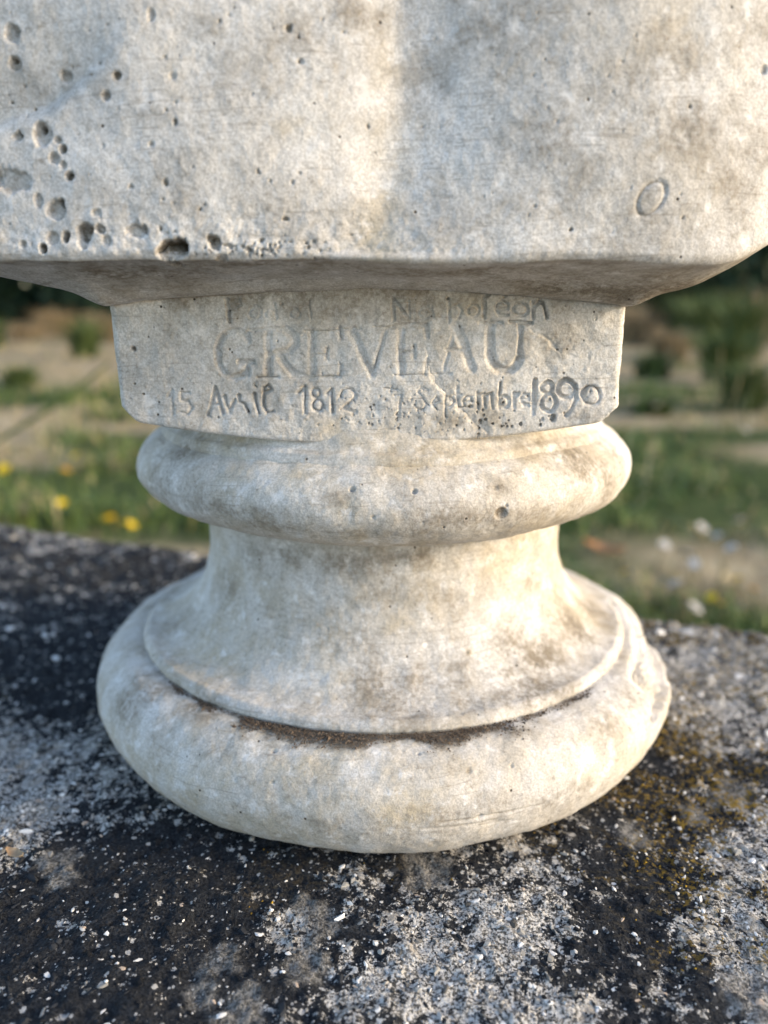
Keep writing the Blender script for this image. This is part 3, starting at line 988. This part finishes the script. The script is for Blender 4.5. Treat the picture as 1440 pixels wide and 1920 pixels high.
cst = [C(1380, 300, 9, 9, .4), C(1260, 120, 9, 6, .4), C(1100, 330, 8, 6, .35), C(640, 130, 6, 8, .25), C(450, 150, 9, 6, .2), C(830, 400, 8, 4, .3), C(1000, 20, 12, 4, .4), C(1050, 100, 5, 4, .55), C(1030, 260, 8, 7, .5), C(1200, 180, 9, 8, .45), C(1290, 240, 9, 9, .5), C(1150, 230, 7, 9, .4), C(900, 60, 14, 6, .35), C(790, 130, 6, 10, .35), C(1210, 400, 6, 10, .4),
       C(960, 300, 6, 6, .3), C(690, 30, 10, 4, .5), C(560, 60, 8, 4, .3), C(120, 175, 9, 3, .35), C(330, 350, 7, 5, .35), C(380, 60, 4, 3, .4), C(230, 400, 8, 6, .25), C(280, 265, 9, 7, .22), C(1400, 60, 8, 6, .4), C(740, 200, 3, 10, .35), C(540, 400, 5, 4, .3)]
ochre_and_sun = [C(720, 330, 4.5, 12, .6), C(705, 440, 4.5, 5, .75), C(725, 120, 3.5, 9, .4), C(740, 230, 3, 8, .4), C(1230, 50, 12, 7, .25), C(610, 190, 4, 3, .3), C(545, 235, 3, 2, .35), C(335, 140, 3, 4, .3), C(1180, 300, 8, 9, .2), C(1300, 310, 6, 6, .2), C(880, 320, 5, 4, .2)]  # valley spots paint in the warm sun streak; the others are ochre stains
under_shade = (np.arange(P.shape[0])[:, None] < 62) * np.clip(0.36 + 0.45 * fbm(fp2 * [0.35, 1, 1], 0.010, 4, 351).reshape(x.shape), 0.1, 1.0)  # brown over the underside: its shade and warm bounce painted in
cd = np.maximum(np.maximum(cdirt, under_shade).ravel(), 0.95 * stains(fp2, cst, 361))
mesh_obj('chest', fp2, grid_faces(P.shape[0], ncol, True), PLASTER, bust, attrs={'dirt_and_shade': cd, 'ochre': np.maximum(stains(fp2, ochre_and_sun, 371), 0.5 * under_shade.ravel())})


# ------------------------------------------------------------------ little stones
def blob_verts(seed, sub=1):
    r = np.random.default_rng(seed)
    t = (1 + 5 ** 0.5) / 2
    V = np.array([(-1, t, 0), (1, t, 0), (-1, -t, 0), (1, -t, 0), (0, -1, t), (0, 1, t), (0, -1, -t), (0, 1, -t), (t, 0, -1), (t, 0, 1), (-t, 0, -1), (-t, 0, 1)], float)
    V /= np.linalg.norm(V[0])
    Fc = np.array([(0, 11, 5), (0, 5, 1), (0, 1, 7), (0, 7, 10), (0, 10, 11), (1, 5, 9), (5, 11, 4), (11, 10, 2), (10, 7, 6), (7, 1, 8), (3, 9, 4), (3, 4, 2), (3, 2, 6), (3, 6, 8), (3, 8, 9), (4, 9, 5), (2, 4, 11), (6, 2, 10), (8, 6, 7), (9, 8, 1)])
    V = V * r.uniform(0.55, 1.3, (12, 1)) * r.uniform(0.75, 1.25, (1, 3))
    return V, Fc


def scatter(name, pos, size, squash, mat, parent=None, seed=0, variants=6, smooth=False):
    """many small lumps joined in one mesh"""
    r = np.random.default_rng(seed)
    Vs, Fs = [], []
    off = 0
    n = len(pos)
    kinds = r.integers(0, variants, n)
    for k in range(variants):
        idx = np.nonzero(kinds == k)[0]
        if not len(idx):
            continue
        V, Fc = blob_verts(seed * 10 + k)
        m = len(idx)
        a = r.uniform(0, 2 * math.pi, m)
        asp = r.uniform(0.65, 1.5, m)
        W = np.repeat(V[None], m, 0)
        W = W * np.stack([asp, 1 / asp, np.full(m, squash) * r.uniform(.7, 1.3, m)], 1)[:, None, :]
        ca, sa = np.cos(a)[:, None], np.sin(a)[:, None]
        W = np.stack([W[..., 0] * ca - W[..., 1] * sa, W[..., 0] * sa + W[..., 1] * ca, W[..., 2]], -1)
        W = W * size[idx][:, None, None] + pos[idx][:, None, :]
        Vs.append(W.reshape(-1, 3))
        Fs.append((Fc[None] + (np.arange(m) * 12)[:, None, None]).reshape(-1, 3) + off)
        off += m * 12
    return mesh_obj(name, np.concatenate(Vs), np.concatenate(Fs), mat, parent, smooth)


# soil crumbs in the groove
SOIL = simple_mat('brown_soil', (0.05, 0.036, 0.027), (0.17, 0.125, 0.09), 0.0006, 0.95, island=True)
n = 11000
ang = rng.uniform(-0.95, 0.9, n)
off = np.abs(rng.normal(0, 1, n)) * 0.0030
fall = np.exp(-(ang / 0.62) ** 2)
rr = RK + 0.0006 + off * (0.30 + 0.8 * fall)
bp = np.array(base_prof[33:62])
zq = np.interp(rr, bp[::-1, 0], bp[::-1, 1])
pos = np.stack([rr * np.sin(ang), -rr * np.cos(ang), zq + 0.0002], 1)
keep = rng.random(n) < np.clip(soil_band(pos) * 1.3, 0, 1) * 0.9
pos, o2 = pos[keep], off[keep]
pos[:, 2] += np.clip(0.0006 - o2 * 0.4, 0, 1) * rng.random(len(pos)) * 0.8
size = np.clip(rng.lognormal(-9.1, 0.5, len(pos)), 0.00006, 0.00045)
soil = scatter('soil', pos, size, 0.8, SOIL, None, 3)
tag(soil, 'brown soil crumbs caught in the groove above the rounded foot of the socle', 'soil', kind='stuff')

# pebbles and grit of the slab
GRIT = {
    'white': simple_mat('pale_quartz', (0.42, 0.41, 0.40), (0.78, 0.77, 0.76), 0.002, 0.6, island=True, spec=0.4),
    'grey': simple_mat('grey_grit', (0.07, 0.068, 0.064), (0.36, 0.345, 0.32), 0.001, 0.9, island=True),
    'black': simple_mat('black_lichen_crust', (0.007, 0.008, 0.011), (0.030, 0.033, 0.039), 0.001, 0.95, island=True),
    'tan': simple_mat('tan_pebble', (0.30, 0.22, 0.16), (0.52, 0.42, 0.34), 0.002, 0.8, island=True),
    'yellow': simple_mat('ochre_lichen', (0.13, 0.085, 0.015), (0.42, 0.26, 0.03), 0.001, 0.9, island=True),
}


def slab_points(n, seed, ylo=-0.175, yhi=0.24, xw=0.24):
    r = np.random.default_rng(seed)
    y = ylo + (yhi - ylo) * r.random(n) ** 1.25
    x = (r.random(n) * 2 - 1) * np.minimum((y + 0.30) * 0.62, xw)
    P = np.stack([x, y, np.zeros(n)], 1)
    rel = (P[:, :2] - E0) @ ey
    ok = (rel < -0.001) & (np.hypot(x, y) > 0.0785)
    P = P[ok]
    P[:, 2] = slab_z(P)
    return P


P = slab_points(64000, 1)
b, c, yl = slab_masks(P)
r = np.random.default_rng(2)
e = b + 0.5 * fbm(P, 0.006, 4, 401)
isb = e < 0.46
near = np.clip((P[:, 1] + 0.2) * 3 + 0.6, 0.6, 1.6)
sz = np.clip(r.lognormal(-8.1, 0.5, len(P)), 0.00012, 0.0012) * near
blk = (isb & (r.random(len(P)) < 0.76) | ~isb & (r.random(len(P)) < 0.22)) & (c < 0.5)
scatter('black_crust', P[blk] + [0, 0, -0.00005], sz[blk] * 1.15, 0.75, GRIT['black'], slab, 11)['kind'] = 'stuff'
gry = (~isb) & (~blk) & (r.random(len(P)) < 0.75) & (c < 0.5)
scatter('grey_grit', P[gry], sz[gry], 0.6, GRIT['grey'], slab, 12)['kind'] = 'stuff'
wht = (~blk) & (~gry) & (r.random(len(P)) < np.where(isb, 0.10, 0.75)) & (c < 0.5)
scatter('pale_grit', P[wht] + [0, 0, 0.0001], sz[wht] * 1.05, 0.6, GRIT['white'], slab, 13)['kind'] = 'stuff'
P = slab_points(26000, 5)
b, c, yl = slab_masks(P)
k = (r.random(len(P)) < yl * 0.75 * np.clip(1.15 - b, 0, 1)) & (c < 0.5)
scatter('ochre_lichen', P[k] + [0, 0, 0.00022], r.uniform(0.00014, 0.00034, k.sum()), 0.7, GRIT['yellow'], slab, 14)['kind'] = 'stuff'

# the pebbles one can pick out, each a piece of its own
pv = []
for k in range(8):
    V, Fc = blob_verts(900 + k)
    me_name = 'pebble'
    pv.append((V, Fc))
PEB = [(290, 1045, 2.6, 'white'), (225, 1048, 1.4, 'white'), (15, 1175, 2.3, 'white'), (40, 1072, 1.5, 'white'), (75, 1085, 1.2, 'white'), (105, 1230, 2.0, 'white'), (130, 1225, .9, 'white'), (165, 1187, 1.2, 'white'), (100, 1175, 1.1, 'white'), (235, 1115, .9, 'white'),
       (205, 1125, 1.0, 'white'), (30, 1310, 1.3, 'white'), (150, 1360, 1.2, 'white'), (65, 1415, 1.1, 'white'), (180, 1425, 1.2, 'white'), (125, 1387, .8, 'white'), (335, 1505, 1.2, 'grey'), (295, 1513, .8, 'tan'), (320, 1505, 1.3, 'white'), (171, 1490, .9, 'white'), (340, 1522, .6, 'white'), (372, 1545, .5, 'white'),
       (8, 1553, 1.0, 'white'), (70, 1490, .9, 'tan'), (158, 1532, .8, 'tan'), (140, 1507, .9, 'white'), (200, 1535, .7, 'white'), (460, 1617, .6, 'white'), (452, 1644, .25, 'white'), (485, 1742, 1.0, 'white'), (155, 1732, .8, 'tan'), (200, 1745, .8, 'white'), (260, 1793, 1.1, 'white'), (85, 1812, 1.1, 'white'), (190, 1790, .5, 'white'), (190, 1890, .6, 'white'),
       (555, 1838, .7, 'tan'), (235, 1700, .5, 'white'), (645, 1700, .5, 'white'), (540, 1785, .8, 'white'), (415, 1895, .8, 'white'), (515, 1890, .7, 'tan'), (1060, 1664, 1.1, 'white'), (980, 1664, .8, 'tan'), (893, 1685, 1.0, 'white'), (955, 1718, 1.1, 'white'), (940, 1708, .6, 'tan'), (882, 1760, .8, 'white'), (996, 1770, .7, 'white'), (980, 1778, .9, 'grey'), (1008, 1605, .7, 'white'),
       (895, 1634, .8, 'white'), (880, 1687, .7, 'black'), (1066, 1714, 1.2, 'grey'), (1083, 1730, .8, 'white'), (945, 1905, 1.1, 'white'), (1030, 1870, 1.0, 'white'), (1337, 1658, .9, 'white'), (1428, 1620, 1.6, 'white'), (1150, 1640, .7, 'white'), (1192, 1740, .7, 'white'), (1240, 1720, .7, 'grey'), (1200, 1795, .8, 'white'), (1155, 1840, .6, 'white'), (1195, 1863, .6, 'tan'), (1425, 1868, 1.2, 'tan'),
       (1240, 1515, 1.0, 'grey'), (1155, 1543, .7, 'white'), (1203, 1557, .7, 'white'), (1165, 1506, 1.0, 'grey'), (1300, 1490, .9, 'tan'), (1325, 1465, .7, 'white'), (1265, 1470, .6, 'white'), (1290, 1180, 2.5, 'white'), (1260, 1175, 1.6, 'white'), (1345, 1185, 1.8, 'white'), (1330, 1200, 1.4, 'white'), (1390, 1260, 2.2, 'white'), (1280, 1300, 1.4, 'white'), (1340, 1215, 2.0, 'white'), (1300, 1350, 1.0, 'white'), (1370, 1310, 1.7, 'white'), (1420, 1390, 1.4, 'white'), (1240, 1400, .8, 'grey')]
pr = np.random.default_rng(77)
extra = slab_points(400, 21, -0.17, 0.2)
for q_ in extra[:190]:
    bb = slab_masks(q_[None])[0][0]
    kk = pr.choice(['white', 'white', 'grey', 'tan'] if bb > .4 else ['grey', 'grey', 'grey', 'black', 'tan'])
    PEB.append((q_, None, pr.uniform(.45, 1.0) * (1 + max(0, q_[1]) * 5), kk))
meshes = {}
for px, py, s, kind in PEB:
    p = px if py is None else on_level(px, py, 0.0)
    if math.hypot(p[0], p[1]) < 0.080:
        continue
    vi = int(pr.integers(0, 8))
    key = (vi, kind)
    if key not in meshes:
        V, Fc = pv[vi]
        o = mesh_obj('pebble', V, Fc, GRIT[kind], slab, False)
        meshes[key] = o.data
    else:
        o = bpy.data.objects.new('pebble', meshes[key])
        COL.objects.link(o)
        o.parent = slab
    s = s / 1000
    asp = pr.uniform(.7, 1.3)
    s *= 0.9
    asp = pr.uniform(.6, 1.5)
    o.scale = (s * asp, s / asp, s * 0.38)
    o.rotation_euler = (pr.uniform(-.3, .3), pr.uniform(-.3, .3), pr.uniform(0, 6.28))
    o.location = (p[0], p[1], float(slab_z(np.array([[p[0], p[1], 0]]))[0]) + s * 0.02)

# a scrap of dead leaf lying on the slab
LEAF = simple_mat('dead_leaf', (0.30, 0.20, 0.12), (0.52, 0.38, 0.24), 0.002, 0.8)


def leaf_mesh(name, L, W, curl, mat, thick, seed):
    nu, nv = 14, 8
    r = np.random.default_rng(seed)
    u = np.linspace(-1, 1, nu)
    v = np.linspace(-1, 1, nv)
    Ug, Vg = np.meshgrid(u, v, indexing='ij')
    wid = W * (1 - np.abs(Ug) ** 2.2) ** 0.8 + W * 0.06
    X_ = L * Ug
    Y_ = wid * Vg * (1 + 0.15 * np.sin(Ug * 7 + seed))
    Z_ = curl * (Vg ** 2) * W + curl * 0.35 * L * Ug ** 2 + 0.06 * W * np.sin(Ug * 9) * Vg
    A = np.stack([X_, Y_, Z_], -1)
    B_ = A - np.array([0, 0, thick])
    V = np.concatenate([A.reshape(-1, 3), B_.reshape(-1, 3)])
    f = grid_faces(nu, nv, False)
    f2 = f[:, ::-1] + nu * nv
    edge = [i * nv for i in range(nu)] + [(nu - 1) * nv + j for j in range(1, nv)] + [i * nv + nv - 1 for i in range(nu - 2, -1, -1)] + [j for j in range(nv - 2, 0, -1)]
    e = np.array(edge)
    e2 = np.roll(e, -1)
    side = np.stack([e2, e, e + nu * nv, e2 + nu * nv], 1)
    return mesh_obj(name, V, np.concatenate([f, f2, side]), mat, None)


p = on_level(30, 1608, 0.0)
sl = leaf_mesh('leaf_scrap', 0.0034, 0.0011, 0.5, LEAF, 0.00015, 3)
sl.location = (p[0], p[1], 0.0009)
sl.rotation_euler = (0.1, -0.1, -0.55)
tag(sl, 'small torn scrap of tan dead leaf lying on the lichened slab', 'leaf')

# ------------------------------------------------------------------ grass and plants behind
tgr = NT('grass_blades', 0.6, 0.3)
dryv = tgr.attr('dry')
rnd = tgr.n('ShaderNodeNewGeometry').outputs['Random Per Island']
gcol = tgr.mix(rnd, (0.06, 0.10, 0.02), (0.17, 0.23, 0.06))
dcol = tgr.mix(rnd, (0.30, 0.24, 0.12), (0.58, 0.47, 0.26))
tgr.b.inputs['Transmission Weight'].default_value = 0.0
GRASS = tgr.done(tgr.mix(dryv, gcol, dcol))


def blades(n, seed, y0, y1, hmin, hmax, width, power):
    r = np.random.default_rng(seed)
    y = y0 + (y1 - y0) * r.random(n) ** power
    x = (r.random(n) * 2 - 1) * (0.35 + (y + 0.24) * 0.62)
    P = np.stack([x, y, np.full(n, GZ)], 1)
    dm_ = dry_mask(P)
    clump = fbm(P * [1, 1, 0], 0.22, 3, 501)
    keep = r.random(n) < np.clip(0.75 - 0.62 * dm_ + 0.75 * clump, 0.05, 1)
    P, dm_, clump = P[keep], dm_[keep], clump[keep]
    n = len(P)
    h = r.uniform(hmin, hmax, n) * (0.6 + 0.9 * np.clip(clump, -0.5, 1)) * (1 - 0.35 * dm_)
    a = r.uniform(0, 2 * math.pi, n)
    lean = r.uniform(0.3, 1.6, n)
    d = np.stack([np.cos(a), np.sin(a), np.zeros(n)], 1)
    wv = np.stack([-np.sin(a), np.cos(a), np.zeros(n)], 1) * (width * r.uniform(.6, 1.4, n))[:, None]
    up = np.array([0, 0, 1.0])
    b0 = P + up * -0.01
    m = P + up * (h * 0.6)[:, None] + d * (h * lean * 0.3)[:, None]
    t = P + up * (h * (1 - 0.25 * lean))[:, None] + d * (h * lean)[:, None]
    V = np.stack([b0 - wv, b0 + wv, m + wv * 0.8, m - wv * 0.8, t + wv * 0.1, t - wv * 0.1], 1).reshape(-1, 3)
    base = (np.arange(n) * 6)[:, None]
    Fq = np.concatenate([base + np.array([0, 1, 2, 3]), base + np.array([3, 2, 4, 5])])
    dv = np.repeat(np.clip((r.random(n) < (0.12 + 0.75 * dm_)) * 1.0, 0, 1), 6)
    return V, Fq, dv


Vs, Fs, Ds = [], [], []
o_ = 0
for args in ((900, 4, 1.6, 7.0, 0.12, 0.28, 0.0022, 1.0), (26000, 1, 0.9, 3.6, 0.03, 0.085, 0.0026, 1.2), (26000, 2, 3.2, 9.0, 0.04, 0.10, 0.004, 1.3), (9000, 3, 8.0, 15.0, 0.06, 0.20, 0.006, 1.0)):
    V, Fq, dv = blades(*args)
    Vs.append(V); Fs.append(Fq + o_); Ds.append(dv)
    o_ += len(V)
grass = mesh_obj('grass', np.concatenate(Vs), np.concatenate(Fs), GRASS, attrs={'dry': np.concatenate(Ds)})
tag(grass, 'patchy green and straw coloured meadow grass behind the slab', 'grass', kind='stuff')


def tube(pts, radii, sides=6):
    pts = np.asarray(pts, float)
    V, Fq = [], []
    for i, p in enumerate(pts):
        tdir = pts[min(i + 1, len(pts) - 1)] - pts[max(i - 1, 0)]
        tdir /= np.linalg.norm(tdir) + 1e-12
        a = np.cross(tdir, [0.31, 0.2, 0.93])
        if np.linalg.norm(a) < 1e-3:
            a = np.cross(tdir, [1, 0, 0])
        a /= np.linalg.norm(a)
        b = np.cross(tdir, a)
        for k in range(sides):
            t = 2 * math.pi * k / sides
            V.append(p + radii[i] * (a * math.cos(t) + b * math.sin(t)))
    for i in range(len(pts) - 1):
        for k in range(sides):
            Fq.append((i * sides + k, i * sides + (k + 1) % sides, (i + 1) * sides + (k + 1) % sides, (i + 1) * sides + k))
    return np.array(V), np.array(Fq)


STEM = simple_mat('green_stem', (0.05, 0.08, 0.02), (0.10, 0.14, 0.04), 0.01)
DRYSTEM = simple_mat('dry_stem', (0.14, 0.12, 0.06), (0.26, 0.22, 0.12), 0.01)
YEL = simple_mat('yellow_petals', (0.75, 0.52, 0.015), (0.85, 0.68, 0.03), 0.004, 0.6)
ORG = simple_mat('orange_petals', (0.66, 0.36, 0.02), (0.78, 0.48, 0.04), 0.004, 0.6)
WHT = simple_mat('papery_white_petals', (0.52, 0.48, 0.44), (0.80, 0.77, 0.74), 0.004, 0.7)


def flower_head(name, rad, mat, seed, parent, loc, layers=3, per=13):
    """rosette of strap petals in layers"""
    r = np.random.default_rng(seed)
    Vs, Fs = [], []
    o = 0
    for L in range(layers):
        for k in range(per):
            a = 2 * math.pi * (k + 0.4 * L) / per + r.uniform(-.1, .1)
            ln = rad * (1 - 0.22 * L) * r.uniform(.85, 1.1)
            up = 0.10 + 0.30 * L
            w = rad * 0.17
            d = np.array([math.cos(a), math.sin(a), up])
            s = np.array([-math.sin(a), math.cos(a), 0]) * w
            p0 = np.array([0, 0, 0.0]) + d * rad * 0.06
            p1 = d * ln * 0.6 + np.array([0, 0, 0.04 * rad])
            p2 = d * ln
            Vs += [p0 - s * .4, p0 + s * .4, p1 + s, p1 - s, p2 + s * .6, p2 - s * .6]
            Fs += [(o, o + 1, o + 2, o + 3), (o + 3, o + 2, o + 4, o + 5)]
            o += 6
    ob = mesh_obj(name, np.array(Vs), np.array(Fs), mat, parent)
    ob.location = loc
    ob.rotation_euler = (0.5, r.uniform(-.3, .3), r.uniform(0, 6))
    return ob


def plant(name, px, py, dist, rad, mat, label, cat, group, seed, stemmat=STEM):
    r = np.random.default_rng(seed)
    lift = r.uniform(0.07, 0.13)
    top_ = on_level(px, py, GZ + lift)
    rad = rad * (top_[1] + 0.24) / (dist + 0.24) * 1.25
    dist = top_[1]
    basep = np.array([top_[0] + r.uniform(-.03, .03), dist + r.uniform(-.03, .03), GZ])
    root = empty(name, basep)
    tag(root, label, cat, group)
    H = top_ - basep
    pts = [H * t + np.array([0.012 * math.sin(t * 3 + seed), 0, 0]) * t * (1 - t) * 4 for t in np.linspace(0, 1, 7)]
    pts[0] = pts[0] - np.array([0, 0, 0.01])
    V, Fq = tube(pts, [0.0016 - 0.0006 * t for t in np.linspace(0, 1, 7)])
    mesh_obj('stem', V, Fq, stemmat, root)
    flower_head('flower_head', rad, mat, seed, root, tuple(pts[-1]))
    return root


FL = [(205, 973, 1.75, .017, YEL, 'largest yellow meadow flower of the clump just behind the slab edge'), (228, 980, 1.78, .010, YEL, 'small yellow flower tucked beside the largest bloom behind the slab'), (246, 984, 1.72, .0125, YEL, 'yellow flower on the neck side of the clump behind the slab'),
      (116, 943, 2.05, .0125, YEL, 'lone yellow flower over the bare soil strip behind the slab'), (142, 856, 3.0, .021, YEL, 'bright yellow flower standing in the green grass behind the socle'), (122, 882, 2.8, .019, ORG, 'orange yellow flower below the bright one in green grass'), (7, 880, 2.75, .024, YEL, 'wide yellow flower in green grass away from the orange one')]
for i, (px, py, dd, rd, m_, lb) in enumerate(FL):
    plant('meadow_flower', px, py, dd, rd, m_, lb, 'flower', 'yellow meadow flowers', 50 + i)
FR2 = [(1170, 1073, 1.15, .0075, YEL, 'yellow flower close behind the flank of the socle foot'), (1334, 1120, 1.0, .0085, YEL, 'yellow flower among dry white blooms at the slab edge'), (1350, 1132, 0.98, .006, YEL, 'tiny yellow flower below its neighbour at the slab edge'), (1384, 1085, 1.1, .007, YEL, 'pale yellow flower above the slab edge beside the orange one'), (1412, 1106, 1.05, .008, ORG, 'orange yellow flower at the slab edge near white dried blooms')]
for i, (px, py, dd, rd, m_, lb) in enumerate(FR2):
    plant('meadow_flower', px, py, dd, rd, m_, lb, 'flower', 'yellow meadow flowers', 70 + i)
WF = [(1388, 978, 1.45, .016), (1316, 990, 1.4, .012), (1245, 1022, 1.3, .012), (1288, 1040, 1.25, .017), (1300, 1058, 1.2, .011), (1268, 1095, 1.1, .012), (1302, 1140, 1.02, .012), (1372, 1028, 1.3, .012), (1232, 762, 4.2, .032), (1396, 808, 3.6, .022), (1345, 1005, 1.35, .010), (5, 800, 3.6, .028)]
for i, (px, py, dd, rd) in enumerate(WF):
    lb = 'papery white dried flower on a thin stem among grass behind the slab' if i < 8 or i == 10 else ('white flower far out in the meadow on the hedge side', 'small white flower in the meadow below the far one', '', 'white flower in the sunlit meadow beside the leaning stalk')[i - 8]
    plant('dried_flower', px, py, dd, rd, WHT, lb, 'flower', 'white dried flowers', 90 + i, DRYSTEM)

# leaning grass stalk on the left
p0, p1, p2, p3 = at(-160, 905, 0.95), at(0, 826, 0.95), at(120, 752, 0.95), at(205, 682, 0.95)
base_s = np.array([p0[0] - 0.10, 0.95, GZ])
root = empty('grass_stalk', base_s)
pts = np.array([base_s, (base_s + p0) / 2 + [0.0, 0, 0.05], p0, p1, p2, p3]) - base_s
V, Fq = tube(pts, [.0024, .0023, .0022, .002, .0018, .0012])
mesh_obj('stem', V, Fq, STEM, root)
V, Fq = tube(pts[3:] + np.array([0, 0, 0.002]), [.002, .0036, .0015])
mesh_obj('seed_head', V, Fq, STEM, root)
tag(root, 'long green grass stalk leaning towards the tablet in front of sunlit meadow', 'grass stalk')

# thin dry stalks on the right
for i, (bx, by, tx, ty, dd) in enumerate(((1270, 860, 1310, 640, 2.6), (1340, 850, 1352, 650, 2.4), (1380, 840, 1440, 600, 2.2), (1330, 1120, 1420, 940, 1.1), (1400, 1130, 1300, 985, 1.15), (1300, 960, 1392, 700, 1.9))):
    b_, t_ = at(bx, by, dd), at(tx, ty, dd)
    gb = np.array([b_[0] - (t_[0] - b_[0]) * 0.5, dd, GZ])
    root = empty('dry_stalk', gb)
    V, Fq = tube(np.array([gb - [0, 0, .01], b_, (b_ + t_) / 2 + [0.004, 0, 0], t_]) - gb, [.0016, .0014, .0011, .0007])
    mesh_obj('stem', V, Fq, DRYSTEM, root)
    V, Fq = tube(np.array([(b_ + 3 * t_) / 4, (b_ + 7 * t_) / 8, t_]) - gb + np.array([0, 0, 0.003]), [.001, .004, .001])
    mesh_obj('seed_head', V, Fq, DRYSTEM, root)
    tag(root, 'thin dry grass stalk with a seed head on the hedge side of the socle', 'grass stalk', 'dry stalks')

# curled dead leaf on the ground at the right
BROWN = simple_mat('orange_brown_leaf', (0.34, 0.17, 0.08), (0.52, 0.30, 0.16), 0.01, 0.7)
p = at(1130, 1032, 1.15)
lf = leaf_mesh('fallen_leaf', 0.044, 0.014, 0.7, BROWN, 0.0008, 8)
pg = on_level(1130, 1032, GZ + 0.012)
lf.location = tuple(pg)
lf.rotation_euler = (0.25, 0.12, -0.25)
lf.scale = (1.0, 1.0, 1.0)
tag(lf, 'curled orange brown dead leaf on the ground behind the socle neck', 'leaf')

# ------------------------------------------------------------------ the dark hedge beyond the meadow
HEDGE = simple_mat('dark_hedge_leaves', (0.010, 0.024, 0.014), (0.030, 0.060, 0.030), 0.05, 0.6, island=True)
BARK = simple_mat('hedge_bark', (0.05, 0.04, 0.03), (0.10, 0.08, 0.06), 0.05)


def shrub(cx, cy, w, h, seed, label):
    r = np.random.default_rng(seed)
    root = empty('hedge_shrub', (cx, cy, GZ))
    tag(root, label, 'shrub', 'shrubs of the dark hedge')
    V, Fq = tube([(0, 0, -.05), (0.05, 0, h * .3), (-0.04, 0.05, h * .6), (0.03, 0, h * .85)], [.09, .07, .05, .02], 7)
    vs, fs = [V], [Fq]
    o = len(V)
    for k in range(7):
        a = r.uniform(0, 6.28)
        z0 = h * r.uniform(.12, .5)
        e = np.array([math.cos(a) * w * .7, math.sin(a) * w * .5, z0 + h * .3])
        V, Fq = tube([(0, 0, z0), e * [.5, .5, 1] - [0, 0, h * .08], e], [.04, .03, .012], 6)
        vs.append(V); fs.append(Fq + o); o += len(V)
    mesh_obj('trunk', np.concatenate(vs), np.concatenate(fs), BARK, root)
    n = 9000
    clc = np.stack([r.normal(0, .45, 60) * w, r.normal(0, .4, 60) * w * .8, r.uniform(.0, .98, 60) * h], 1)
    c = clc[r.integers(0, 60, n)] + r.normal(0, 1, (n, 3)) * [.17 * w, .17 * w, .08 * h]
    c[:, 2] = np.clip(c[:, 2], 0.03, None)
    s = r.uniform(.05, .11, n)[:, None]
    a1 = r.normal(size=(n, 3)); a1 /= np.linalg.norm(a1, axis=1, keepdims=True)
    a2 = np.cross(a1, r.normal(size=(n, 3))); a2 /= np.linalg.norm(a2, axis=1, keepdims=True)
    V = np.stack([c - a1 * s, c - a2 * s * .5, c + a1 * s, c + a2 * s * .5], 1).reshape(-1, 3)
    mesh_obj('crown', V, (np.arange(n) * 4)[:, None] + np.arange(4), HEDGE, root, False)


WEED_D = simple_mat('dry_weed_stems', (0.16, 0.12, 0.07), (0.40, 0.31, 0.19), 0.02, 0.8, island=True)
WEED_G = simple_mat('green_weed_leaves', (0.04, 0.07, 0.02), (0.13, 0.17, 0.06), 0.02, 0.7, island=True)


def weed(px, dist, w, h, mat, seed, label):
    r = np.random.default_rng(seed)
    x0_ = (px - 720) / F_PX * (dist + 0.24) * 0.965
    n = 420
    a = r.uniform(0, 6.283, n)
    b = np.stack([r.normal(0, .14, n) * w, r.normal(0, .14, n) * w, np.full(n, -.02)], 1)
    hh = h * r.uniform(.25, 1.0, n) * np.exp(-(b[:, 0] / w) ** 2)
    d = np.stack([np.cos(a), np.sin(a), np.zeros(n)], 1)
    wv = np.stack([-np.sin(a), np.cos(a), np.zeros(n)], 1) * r.uniform(.004, .012, n)[:, None]
    ln = r.uniform(.1, 1.1, n)
    m = b + d * (hh * ln * .3)[:, None] + np.array([0, 0, 1.]) * (hh * .6)[:, None]
    t = b + d * (hh * ln)[:, None] + np.array([0, 0, 1.]) * hh[:, None]
    V = np.stack([b - wv * .5, b + wv * .5, m + wv, m - wv, t + wv * .2, t - wv * .2], 1).reshape(-1, 3)
    k = (np.arange(n) * 6)[:, None]
    o = mesh_obj('weed_clump', V, np.concatenate([k + np.array([0, 1, 2, 3]), k + np.array([3, 2, 4, 5])]), mat)
    o.location = (x0_, dist, GZ)
    tag(o, label, 'weed', 'weed clumps in the meadow')


wr = np.random.default_rng(31)
for i, (px, dist, w, h, m_) in enumerate(((1200, 9.5, .7, .50, 0), (1265, 7.0, .4, .35, 0), (1330, 9.0, .6, .75, 1), (1400, 7.5, .5, .70, 1), (1450, 10, .8, .8, 0), (1235, 5.2, .3, .22, 1), (1370, 5.0, .35, .40, 1), (1180, 11.5, .8, .6, 0), (1300, 11.5, .9, .7, 1), (1420, 3.6, .25, .28, 1),
                                          (150, 7.5, .3, .42, 1), (40, 11, .8, .30, 0), (190, 10.5, .7, .45, 0), (95, 12.2, .9, .5, 0), (-40, 9, .6, .4, 1), (20, 4.8, .3, .16, 1), (1240, 3.4, .25, .13, 1), (1120, 2.6, .2, .10, 1))):
    side = 'beyond the rounded corner of the bust' if px > 700 else 'in the sunlit straw behind the leaning stalk'
    weed(px, dist, w, h, WEED_G if m_ else WEED_D, 700 + i, ('green weed clump ' if m_ else 'brown dry weed clump ') + side)
hk = 0
for cx in np.arange(-9.6, 9.7, 1.2):
    if abs(cx) < 2.3:
        continue
    shrub(cx, 14.0 + 0.5 * math.sin(cx * 3), 1.25, 3.2 + 0.4 * math.sin(cx * 5), 600 + hk, 'dark evergreen hedge shrub closing off the far side of the meadow')
    hk += 1
